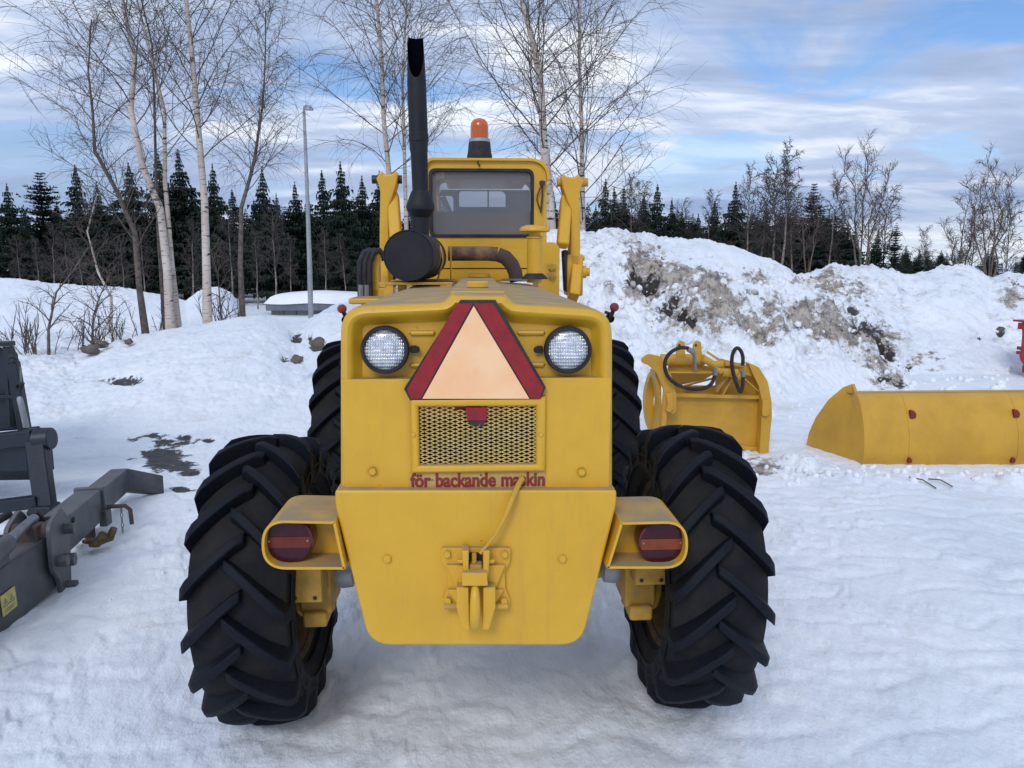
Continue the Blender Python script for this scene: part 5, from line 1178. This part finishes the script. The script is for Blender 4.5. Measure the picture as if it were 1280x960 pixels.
def bigtree(name, label, cat, Y, tp, wpx, seed, group=None, bark=None, tw=M_twig, ext=None, **kw):
    """tp: trunk as (px,py) from base to top; extended above the frame"""
    rng = random.Random(seed); pts = [pt(a, b_, Y) for a, b_ in tp]
    for i in range(1, len(pts)): pts[i].y += (i * .08) * rng.uniform(-1, 1)
    base = pts[0].copy(); zg = hz(base.x, base.y); pts[0].z = min(pts[0].z, zg) - .15
    if ext:
        d = (pts[-1] - pts[-2]).normalized(); d = (d + Vector((0, 0, .5))).normalized()
        for k in range(3): pts.append(pts[-1] + (d + rv(rng, .08)).normalized() * ext / 3)
    H = pts[-1].z - pts[0].z; s = Y * 1.0 / F
    tr = []; n = len(pts)
    tot = [0]
    for i in range(1, n): tot.append(tot[-1] + (pts[i] - pts[i - 1]).length)
    for i in range(n): f = tot[i] / tot[-1]; tr.append(max(wpx / 2 * s * .95 * (1 - f) ** .8 * (1.0 + .15 * math.exp(-f * 25)), .010))
    T = MB(); L = MB(); grow(T, L, rng, pts, tr, H, **kw)
    th = thing(name, label, cat, (base.x, base.y, zg), group)
    obj('trunk', T, bark or M_birch, th, recalc=False, smooth=0); obj('crown', L, [M_limb, tw], th, recalc=False, smooth=0)
    return th
BG = 'bare birches along the snow bank'
bigtree('birch_tree', 'leaning grey-barked birch, leftmost of the tall birches on the bank', 'birch', 14, [(183, 420), (176, 360), (165, 290), (140, 235), (124, 190), (116, 140), (112, 90), (108, 20)], 9, 1, BG, bark=M_limb, nl=30, start=.28, n2=8, n3=5, spread=1.1)
bigtree('birch_tree', 'white-stemmed birch leaning left, thicker of the close pair left of the lamp', 'birch', 13.8, [(213, 414), (207, 340), (196, 260), (185, 210), (172, 140), (160, 70), (146, 0)], 11.5, 2, BG, ext=2.5, nl=24, start=.42, n2=7, n3=5, spread=.9)
bigtree('birch_tree', 'slim birch rising from the fork of the leaning white birch', 'birch', 14, [(196, 262), (191, 210), (187, 120), (181, 40), (172, 0)], 6.5, 3, BG, ext=2.0, nl=26, start=.25, n2=8, n3=5, spread=1.0) if False else None
bigtree('birch_tree', 'slender white birch close right of the thick leaning birch', 'birch', 14.1, [(224, 411), (216, 330), (210, 230), (207, 140), (197, 80), (180, 0)], 7.5, 4, BG, ext=2.0, nl=22, start=.4, n2=7, n3=5, spread=.9)
bigtree('birch_tree', 'thin grey birch between the two white stems, forked upper crown', 'birch', 14.6, [(206, 411), (198, 300), (193, 230), (189, 130), (182, 50), (172, 0)], 5.5, 5, BG, ext=1.5, bark=M_limb, nl=16, start=.45, n2=7, n3=5)
bigtree('birch_tree', 'straight thick white birch with black bark marks, right of the close pair', 'birch', 13.8, [(259, 405), (257, 340), (253, 250), (248, 160), (245, 80), (243, 0)], 11.5, 6, BG, ext=2.5, nl=30, start=.36, n2=8, n3=5, spread=1.0)
bigtree('birch_tree', 'crooked brown-barked birch nearest the street lamp, left of it', 'birch', 14.2, [(303, 398), (301, 330), (304, 260), (312, 218), (324, 200), (328, 130), (334, 80), (342, 25)], 7.5, 7, BG, bark=M_limb, nl=30, start=.42, n2=8, n3=5, spread=.95)
bigtree('birch_tree', 'tall birch just left of the black exhaust stack', 'birch', 15, [(496, 390), (490, 290), (485, 215), (481, 150), (476, 70), (473, 0)], 9, 8, BG, ext=2.5, nl=36, start=.33, n2=8, n3=6, spread=1.05)
bigtree('birch_tree', 'thin pale birch right beside the black exhaust stack', 'birch', 15.4, [(510, 390), (508, 290), (506, 200), (504, 100), (507, 0)], 7, 9, BG, ext=2.0, nl=34, start=.4, n2=8, n3=5, spread=.85)
bigtree('birch_tree', 'thick birch rising behind the right edge of the cab roof', 'birch', 14.6, [(694, 370), (690, 300), (686, 240), (680, 180), (675, 110), (668, 50), (655, 0)], 15, 10, BG, ext=2.5, nl=42, start=.30, n2=9, n3=6, spread=1.15)
bigtree('birch_tree', 'straight birch beside the right lift arm with wide crown', 'birch', 15.2, [(729, 320), (728, 230), (727, 150), (726, 70), (724, 0)], 8.5, 11, BG, ext=2.5, nl=46, start=.15, n2=9, n3=6, spread=1.2)
# smaller trees at the left bank
bigtree('sapling', 'thin dark forked sapling on the snow near the left edge', 'sapling', 12.6, [(60, 452), (63, 410), (68, 365), (88, 340), (110, 310)], 4.5, 21, bark=M_limb, nl=12, start=.3, n2=5, n3=3, spread=.9, lrad=.6)
bigtree('birch_tree', 'crooked thin young birch left of the leaning grey birch', 'birch', 16.5, [(138, 417), (137, 372), (126, 340), (116, 290), (112, 240)], 4.5, 22, BG, nl=18, start=.3, n2=6, n3=4, spread=1.1)
bigtree('sapling', 'dark leaning sapling left of the crooked young birch', 'sapling', 13.2, [(113, 428), (114, 395), (120, 370), (132, 340)], 3.5, 23, bark=M_limb, nl=16, start=.1, n2=6, n3=3, spread=1.6, lrad=.6)
bigtree('sapling', 'thin dark sapling between the white birches and the crooked one', 'sapling', 14, [(277, 403), (274, 375), (270, 345), (266, 310)], 2.5, 24, bark=M_limb, nl=12, start=.05, n2=5, n3=3, spread=1.3, lrad=.6)
# right side bare trees
bigtree('bare_tree', 'large bare grey tree spreading above the right snow heap', 'bare tree', 19, [(1080, 345), (1080, 300), (1079, 255), (1076, 215), (1080, 170)], 7, 31, bark=M_limb, nl=26, start=.12, n2=7, n3=4, spread=1.5, up=1.5, lrad=.7, tw=.0062, droop=.02, tw_=0) if False else None
def alder(name, label, Y, px, py, top, seed, n, spreadx):
    rng = random.Random(seed); base = pt(px, py, Y); T = MB(); L = MB(); zt2 = PZ(px, top, Y); H = zt2 - base.z
    for k in range(n):
        f = (k + .5) / n * 2 - 1; tx = PX(px + f * spreadx, top, Y); hh = H * rng.uniform(.75, 1.0) * (1 - .22 * abs(f))
        pts = [base - Vector((0, 0, .5))]
        for i in range(1, 8):
            t = i / 7; pts.append(Vector((lerp(base.x + f * .15, tx, t ** 1.1) + rng.uniform(-.05, .05), base.y + rng.uniform(-.8, .8) * t * .6, base.z + hh * t)))
        r = [max(.028 * (1 - t / 7) ** .9 * rng.uniform(.8, 1.1), .008) for t in range(8)]
        grow(T, L, rng, pts, r, hh, start=.3, nl=11, n2=6, n3=4, spread=.85, up=1.7, lrad=.45, droop=.03, tw=.0036)
    th = thing(name, label, 'bare tree', (base.x, base.y, hz(base.x, base.y)))
    obj('trunk', T, M_limb, th, recalc=False, smooth=0); obj('crown', L, [M_limb, M_twig2], th, recalc=False, smooth=0)
alder('bare_tree', 'large bare many-stemmed tree spreading above the middle of the right snow heap', 19, 1078, 340, 168, 41, 5, 36)
alder('bare_tree', 'bare fan-shaped tree at the right edge behind the snow heap', 20, 1238, 345, 188, 42, 5, 36)
alder('bare_tree', 'low leaning bare tree left of the fan-shaped one behind the heap', 21, 1200, 345, 240, 43, 3, 30)
alder('bare_tree', 'slim bare tree between the big pine and the large many-stemmed tree', 24, 1010, 335, 215, 44, 2, 22)

# spruces and pines : a few meshes shared by many trees
def spruce(seed, H=8.0, Rr=1.7, pine=False):
    rng = random.Random(seed); T = MB(); C = MB(); T.tube([Vector((0, 0, -.3)), Vector((0, 0, H * .5)), Vector((0, 0, H * .97))], [.14, .08, .006], 7, cap=False)
    z = H * (.12 if not pine else .38); 
    while z < H - .05:
        f = (z - H * .1) / (H * .9); rad = Rr * (1 - f) ** (1.15 if not pine else .5) * rng.uniform(.55, 1.25) + .02
        if pine: rad *= rng.uniform(.6, 1.0) if f < .85 else .6
        nb = max(5, int(12 * (1 - f * .5))) if not pine else 9; a0 = rng.random() * 6
        for k in range(nb):
            if rng.random() < .08: continue
            a = a0 + 2 * PI * k / nb + rng.uniform(-.25, .25); L = rad * rng.uniform(.65, 1.15); o = Vector((math.cos(a), math.sin(a), 0)); side = Vector((-o.y, o.x, 0))
            nt_ = max(3, int(L / .14))
            for i in range(nt_):
                t = (i + .5) / nt_; dz = -.32 * L * t + .22 * L * t * t if not pine else .25 * L * t; c = Vector((0, 0, z + dz)) + o * (L * t) + rv(rng, .05 * min(1, L * 2))
                w2 = (.34 * (1 - t) + .10) * min(1, L * 1.2) * rng.uniform(.8, 1.2) + .02
                for s_ in (-1, 1):
                    tip_ = c + side * s_ * w2 + o * w2 * .6 + Vector((0, 0, -.10 - .22 * rng.random() if not pine else .10 * rng.random()))
                    r_ = rv(rng, .03); C.add([c - o * .07 * min(1, L * 1.6), c + (o * .09 + r_) * min(1, L * 1.6), tip_], [(0, 1, 2)])
                    C.add([c, c + side * s_ * w2 * .55 + Vector((0, 0, .03)), c + side * s_ * w2 * .5 + o * .08 * min(1, L * 2) + Vector((0, 0, -.26 if not pine else .16)) * rng.uniform(.6, 1.2) * min(1, L * 1.6 + .1)], [(0, 1, 2)])
        z += (.17 + .10 * (1 - f)) * rng.uniform(.8, 1.2) * (1 if not pine else 1.1)
    return mesh_of_fast(T, M_sbark if not pine else M_pbark), mesh_of_fast(C, M_spr if not pine else M_pine)
def mesh_of_fast(mb, m_):
    me = bpy.data.meshes.new('m'); me.from_pydata(mb.v, [], mb.f); me.materials.append(m_); me.update(); return me
SV = [spruce(s, 8, 2.5) for s in (1, 2, 3)] + [spruce(4, 8, 1.8), spruce(5, 8, 3.0)]; PV = [spruce(8, 8, 2.1, True), spruce(9, 8, 1.8, True)]
rngT = random.Random(77)
def putree(px, top, Y, var, label, cat, group, base=0.0):
    x = PX(px, top, Y); zt2 = PZ(px, top, Y); s = (zt2 - base) / 8.0; kind = 'pine_tree' if var >= 10 else 'spruce_tree'
    th = thing(kind, label, cat, (x, Y, base), group); tm, cm = (PV[var - 10] if var >= 10 else SV[var])
    rz = rngT.random() * 6.28
    for nm, me in (('trunk', tm), ('crown', cm)):
        o = bpy.data.objects.new(nm, me); COL.objects.link(o); o.parent = th; me.name = nm
    wf = rngT.uniform(.95, 1.4); th.scale = (s * wf, s * wf, s); th.rotation_euler = (0, 0, rz)
LG = 'dark conifers behind the left snow bank'; RG = 'dark conifers behind the right snow heap'
left = [(8, 228, 34, 4, 'broad spruce cut by the left edge of the photo'), (48, 214, 36, 10, 'open-crowned pine near the left edge'), (93, 203, 36, 0, 'pointed spruce left of the leaning grey birch'), (120, 226, 40, 1, 'shorter spruce just right of the pointed one at left'), (160, 202, 38, 4, 'wide dark spruce behind the leaning grey birch'),
        (197, 190, 40, 1, 'tall spruce seen between the close pair of white birches'), (222, 185, 40, 2, 'tallest spruce between the slender and the straight white birch'), (265, 203, 36, 3, 'narrow spruce directly behind the straight white birch'), (290, 235, 42, 0, 'short spruce between the straight birch and the crooked one'), (327, 206, 36, 1, 'pointed spruce behind the crooked brown birch'),
        (368, 226, 38, 2, 'spruce just left of the street lamp post'), (402, 210, 40, 0, 'spruce just right of the street lamp post'), (425, 200, 36, 4, 'broad dark spruce right of the lamp and left of the loader'), (452, 218, 38, 1, 'spruce whose side is cut by the left lift arm'), (474, 212, 44, 2, 'spruce behind the left lift arm and birch'), (140, 245, 44, 11, 'dim pine between the leftmost birch and the crooked young one'), (30, 262, 42, 2, 'low spruce between the left edge and the open pine'), (240, 232, 44, 0, 'half-hidden spruce behind the gap of the white birches'), (345, 240, 44, 3, 'thin spruce between crooked birch and lamp post'), (385, 245, 44, 4, 'low spruce behind the street lamp post'), (520, 250, 44, 1, 'spruce hidden behind the exhaust stack'), (70, 250, 44, 1, 'dim spruce between the open pine and the pointed spruce')]
for px, top, Y, v, l in left: putree(px, top, Y, v, l, 'pine' if v >= 10 else 'spruce', LG)
right = [(692, 238, 38, 1, 'spruce between the cab and the right lift arm'), (757, 221, 36, 0, 'tallest spruce just right of the right lift arm'), (768, 232, 40, 3, 'narrow spruce beside the tallest one by the lift arm'), (780, 231, 38, 2, 'spruce third from the right lift arm'), (745, 255, 42, 4, 'low spruce touching the right lift arm'), (805, 240, 40, 1, 'dim spruce left of the pointed dark one above the heap'), (822, 228, 36, 0, 'pointed dark spruce above the left part of the heap'), (840, 246, 37, 2, 'spruce right of the pointed dark one'), (853, 258, 38, 3, 'small spruce at the end of the left group above the heap'),
         (873, 266, 42, 1, 'small spruce in the gap above the heap'), (894, 249, 38, 0, 'middle-sized spruce left of the lone tall spruce'), (920, 226, 34, 2, 'lone tall spruce above the smooth crest of the heap'), (958, 256, 38, 1, 'dim spruce behind the thin pale birch stems'), (985, 262, 42, 0, 'low spruce behind the thin pale birch stems'), (1018, 228, 34, 10, 'big dark pine left of the large bare tree'), (1045, 262, 40, 11, 'pine behind the large bare tree'), (1098, 286, 30, 1, 'slim small spruce right of the large bare tree'), (1121, 279, 28, 11, 'bushy young pine right of the large bare tree'), (1150, 312, 30, 4, 'low bushy spruce on the right horizon'), (1194, 317, 30, 1, 'tiny spruce top above the right heap'), (1060, 285, 44, 4, 'low spruce at the foot of the large bare tree')]
for px, top, Y, v, l in right: putree(px, top, Y, v, l, 'pine' if v >= 10 else 'spruce', RG)

# thin pale birches / bare saplings in the wood, shared meshes
def smallbare(seed, H=6.0, wide=1.0, lean=0.0):
    rng = random.Random(seed); T = MB(); L = MB(); pts = [Vector((lean * t * t * H + rng.uniform(-.05, .05), rng.uniform(-.05, .05), H * t)) for t in [i / 7 for i in range(8)]]
    grow(T, L, rng, pts, [.065 * (1 - i / 7.4) for i in range(8)], H, start=.32, nl=24, n2=6, n3=4, spread=.75 * wide, up=1.3, tw=.009, lrad=.35)
    return mesh_of_fast(T, M_birch2), mesh_of_fast(L, M_twig3)
BV = [smallbare(51), smallbare(52, lean=.06), smallbare(53, wide=1.3), smallbare(54, lean=-.08, wide=1.2)]
def putbare(px, top, Y, v, label, group, dark=False, base=0., wf=1.0):
    zt2 = PZ(px, top, Y); x = PX(px, top, Y); th = thing('thin_birch', label, 'birch', (x, Y, base), group)
    for nm, me in zip(('trunk', 'crown'), BV[v]):
        o = bpy.data.objects.new(nm, me); COL.objects.link(o); o.parent = th; me.name = nm
    s = (zt2 - base) / 6; th.scale = (s * wf, s * wf, s); th.rotation_euler = (0, 0, rngT.uniform(-.6, .6))
TG = 'thin bare birches in front of the dark wood'
for px, top, Y, v, l in [(938, 215, 30, 0, 'thin pale birch just right of the lone tall spruce'), (954, 222, 31, 1, 'second thin birch right of the lone tall spruce'), (972, 205, 30, 2, 'thin birch in the middle of the pale group'), (986, 188, 29, 0, 'tallest thin birch of the pale group above the heap'), (996, 240, 30, 3, 'leaning thin birch left of the big dark pine'), (884, 245, 36, 1, 'faint thin birch in the gap left of the lone spruce'), (800, 235, 38, 2, 'faint bare birch left of the pointed spruce'), (790, 225, 36, 0, 'thin bare birch right of the spruces by the lift arm'), (862, 258, 38, 3, 'low bare birch at the end of the left conifer group'), (1040, 235, 33, 1, 'thin bare birch right of the big dark pine'), (1110, 240, 30, 2, 'bare birch right of the large bare tree'), (1160, 290, 32, 3, 'low bare birch on the right horizon'), (1265, 250, 26, 0, 'thin bare birch at the far right edge'), (1218, 262, 28, 1, 'thin bare birch left of the fan-shaped tree'),
                         (43, 300, 30, 0, 'thin pale birch before the open pine'), (60, 285, 32, 1, 'slim birch right of the thin pale one at left'), (80, 295, 31, 2, 'dim birch in the thicket under the pointed spruce'), (100, 305, 30, 3, 'leaning dim birch in the thicket at left'), (150, 300, 30, 0, 'dim birch behind the leaning grey birch'), (175, 290, 31, 2, 'dim birch left of the close white pair'), (235, 280, 30, 1, 'dim birch right of the slender white birch'), (285, 270, 30, 2, 'bare brown birch between straight and crooked birch'), (340, 265, 29, 2, 'brownish bare birch right of the crooked one'), (318, 290, 30, 0, 'dim low birch beside the crooked one'), (360, 300, 33, 1, 'dim thin birch above the hut roof at left'), (405, 290, 33, 0, 'thin bare birch above the hut roof right of the lamp'), (430, 300, 33, 3, 'dim birch above the right end of the hut'), (20, 300, 32, 2, 'dim bare birch near the left edge')]:
    putbare(px, top, Y, v, l, TG)
# shrubs
def shrub(name, label, px, py, Y, n, hpx, wpx, seed):
    rng = random.Random(seed); base = pt(px, py, Y); zg = hz(base.x, base.y); base.z = zg; s = Y / F; L = MB()
    for k in range(n):
        p = base + Vector((rng.uniform(-1, 1) * wpx * s * .45, rng.uniform(-.4, .4), -.05)); d = Vector((rng.uniform(-.5, .5), rng.uniform(-.3, .3), 1)).normalized(); H_ = hpx * s * rng.uniform(.5, 1.1)
        pts, _ = walk(rng, p, d, H_, 6, .10, .03); twig(L, pts, .009, .004, 0)
        for j in range(5):
            i = rng.randint(1, 5); d2 = ((pts[i] - pts[i - 1]).normalized() + rv(rng, .6)).normalized(); p2, _ = walk(rng, pts[i], d2, H_ * rng.uniform(.2, .4), 3, .12, .02); twig(L, p2, .005, .003, 0)
    o = obj(name, L, M_twig2, None, recalc=False, smooth=0, org=base); tag(o, label, 'shrub')
shrub('bare_shrub', 'reddish bare shrub in the snow at the left edge of the photo', 40, 455, 12.8, 26, 60, 60, 61)
shrub('bare_shrub', 'bare shrub around the dark leaning sapling', 125, 425, 14.0, 26, 55, 70, 62)
shrub('bare_shrub', 'bare shrub right of the straight white birch', 275, 400, 14.2, 14, 45, 50, 63)
shrub('bare_shrub', 'bare shrub between the leaning grey birch and the white pair', 198, 412, 14.2, 8, 50, 30, 64)
# far woods : reads as one mass
def wood(name, label, spec, Y0, Y1, n, seed):
    rng = random.Random(seed); mb = MB()
    base = SV[0][1]; src = [(np.array([v.co[:] for v in m_[1].vertices]), np.array([p.vertices[:] for p in m_[1].polygons])) for m_ in (SV[1], SV[3], PV[0])]
    V = []; Fc = []; off = 0
    for k in range(n):
        px = rng.uniform(spec[0][0], spec[-1][0]); Y = rng.uniform(Y0, Y1); top = float(np.interp(px, [a for a, _ in spec], [b for _, b in spec])) + rng.uniform(-14, 16)
        v, f = rng.choice(src); keep = rng.sample(range(len(f)), int(len(f) * .6)); f = f[keep]
        s = PZ(px, top, Y) / 8.0; a = rng.random() * 6.3; c_, s_ = math.cos(a), math.sin(a)
        vv = np.stack([(v[:, 0] * c_ - v[:, 1] * s_) * s * 2.0 + PX(px, top, Y), (v[:, 0] * s_ + v[:, 1] * c_) * s * 2.0 + Y, v[:, 2] * s], -1)
        V.append(vv); Fc.append(f + off); off += len(vv)
    V = np.vstack(V); Fc = np.vstack(Fc); used, inv = np.unique(Fc.reshape(-1), return_inverse=True)
    me = bpy.data.meshes.new(name); me.from_pydata(V[used].tolist(), [], inv.reshape(-1, 3).tolist()); me.materials.append(M_spr); me.update()
    o = bpy.data.objects.new(name, me); COL.objects.link(o); tag(o, label, 'wood', kind='stuff')
wood('far_wood', 'dark mass of forest far behind the left snow bank and the loader', [(-160, 250), (0, 262), (100, 268), (250, 262), (420, 258), (560, 262), (700, 268), (860, 275), (1000, 280), (1070, 300), (1130, 318)], 46, 60, 150, 5)
wood('near_wood', 'dark band of low conifers close behind the right snow heap', [(730, 262), (800, 262), (860, 276), (900, 285), (950, 276), (1000, 262), (1060, 275), (1075, 300)], 40, 46, 46, 8)
wood('far_wood', 'low dark forest line on the right horizon', [(1120, 318), (1180, 323), (1280, 324), (1480, 322)], 90, 140, 70, 6)

# ------------------------------------------------------------------ stones and snow clods
def stone(px, py, Y, r, seed, label, snow=False):
    rng = np.random.RandomState(seed); bm = bmesh.new(); bmesh.ops.create_icosphere(bm, subdivisions=3, radius=1)
    c = pt(px, py, Y)
    ph = rng.rand(9) * 6
    for v in bm.verts:
        p = v.co; k = 1 + .22 * math.sin(3 * p.x + ph[0]) * math.cos(2.5 * p.y + ph[1]) + .15 * math.sin(5 * p.z + ph[2] + 3 * p.x) + .08 * math.sin(9 * p.y + ph[3]) * math.cos(8 * p.x + ph[4])
        v.co = Vector((p.x * r[0], p.y * r[1], p.z * r[2])) * k
    me = bpy.data.meshes.new('stone'); bm.to_mesh(me); bm.free(); me.materials.append(M_rock); me.polygons.foreach_set('use_smooth', [True] * len(me.polygons))
    o = bpy.data.objects.new('stone', me); COL.objects.link(o); o.location = c; tag(o, label, 'stone'); return o
stone(112, 437, 12.2, (.15, .15, .07), 3, 'largest brown stone poking from the bank under a snow cap at left')
stone(127, 430, 12.4, (.09, .1, .055), 4, 'brown stone right beside the largest one on the left bank')
stone(161, 427, 12.3, (.06, .08, .045), 5, 'small brown stone left of the leaning birch foot')
stone(371, 449, 9.6, (.07, .08, .05), 6, 'small dark stone in the bank left of the loader hood')
stone(397, 430, 10.2, (.09, .12, .08), 7, 'dark brown stone in the bank close to the loader hood')
stone(1251, 411, 12.8, (.06, .06, .045), 8, 'small dark stone on the snow beside the red implement')
# loose clods
M_dclod = mat('dirty_frozen_snow', (.60, .58, .55), .8, var=.3, vscale=3.5, bump=.6, bscale=25, col2=(.12, .095, .075))
def HG(x, y): return height(x, y)[0]
rngc = random.Random(9); cl_ = MB(); ico = bmesh.new(); bmesh.ops.create_icosphere(ico, subdivisions=1, radius=1); iv = [v.co.copy() for v in ico.verts]; ifc = [tuple(v.index for v in f.verts) for f in ico.faces]; ico.free()
def clod(x, y, r, zoff=0):
    z = hz(x, y); q = Quaternion((rngc.random(), rngc.random(), rngc.random(), rngc.random())).normalized(); sc3 = (rngc.uniform(.7, 1.3), rngc.uniform(.7, 1.3), rngc.uniform(.5, .9))
    cl_.add([Vector((x, y, z + r * .15)) + (q @ Vector((v.x * sc3[0], v.y * sc3[1], v.z * sc3[2]))) * r * rngc.uniform(.85, 1.15) for v in iv], ifc)
for k in range(520):
    c = rngc.random()
    if c < .3: x = rngc.uniform(2.2, 7); y = 6.15 + rngc.gauss(0, .12); r = rngc.uniform(.01, .045)
    elif c < .8: px = rngc.uniform(760, 1280); y = rngc.uniform(8.6, 12.2); x = U(px) * y; r = rngc.uniform(.015, .07) ** 1.0
    else: x = rngc.uniform(-2.2, 3.2); y = rngc.uniform(3.5, 6); r = rngc.uniform(.004, .012)
    clod(x, y, r)
white_ = cl_; cl_ = MB(); dl_ = [b_ for b_ in DIRT if b_[4] > .6] + [b_ for b_ in SOIL if b_[0] > 780 and b_[0] < 1150]
for k in range(330):
    cx, cy, rx, ry, _ = rngc.choice(dl_); px, py = cx + rngc.gauss(0, .85) * rx, cy + rngc.gauss(0, .6) * ry
    lo, hi = 8.6, 16.0
    # march along the view line of the stain until it meets the heap
    ys_ = np.arange(lo, hi, .12); xs2 = U(px, py) * ys_; zs2 = HG(xs2, ys_); zr2 = np.array([PZ(px, py, float(v)) for v in (lo, hi)]); zl = zr2[0] + (zr2[1] - zr2[0]) * (ys_ - lo) / (hi - lo)
    hit = np.nonzero(zs2 > zl)[0]
    if len(hit) == 0: continue
    clod(float(xs2[hit[0]]), float(ys_[hit[0]]), rngc.uniform(.008, .034) * (1 if rngc.random() < .93 else 2.0))
o = obj('dirty_snow_clods', cl_, M_dclod, None, recalc=False, smooth=0); tag(o, 'dirty frozen lumps broken out of the stained face of the heap', None, kind='stuff'); cl_ = white_
o = obj('snow_clods', cl_, M_snowc, None, recalc=False, smooth=0); tag(o, 'loose lumps of snow scattered along the heap foot and bucket', None, kind='stuff')
# dry sticks by the bucket
for k, (a, b_) in enumerate((((1136, 598), (1170, 612)), ((1160, 606), (1190, 613)))):
    m_ = MB(); p, q = pt(*a, 5.95), pt(*b_, 5.75); p.z = hz(p.x, p.y) + .02; q.z = hz(q.x, q.y) + .015; mid = (p + q) / 2 + Vector((.02, .03, .015)); m_.tube([p, mid, q], .006, 6); tag(obj('dry_twig', m_, M_twig2, None, org=p), ['longer dry twig on the snow in front of the bucket', 'shorter dry twig to the right of the long one by the bucket'][k], 'twig')
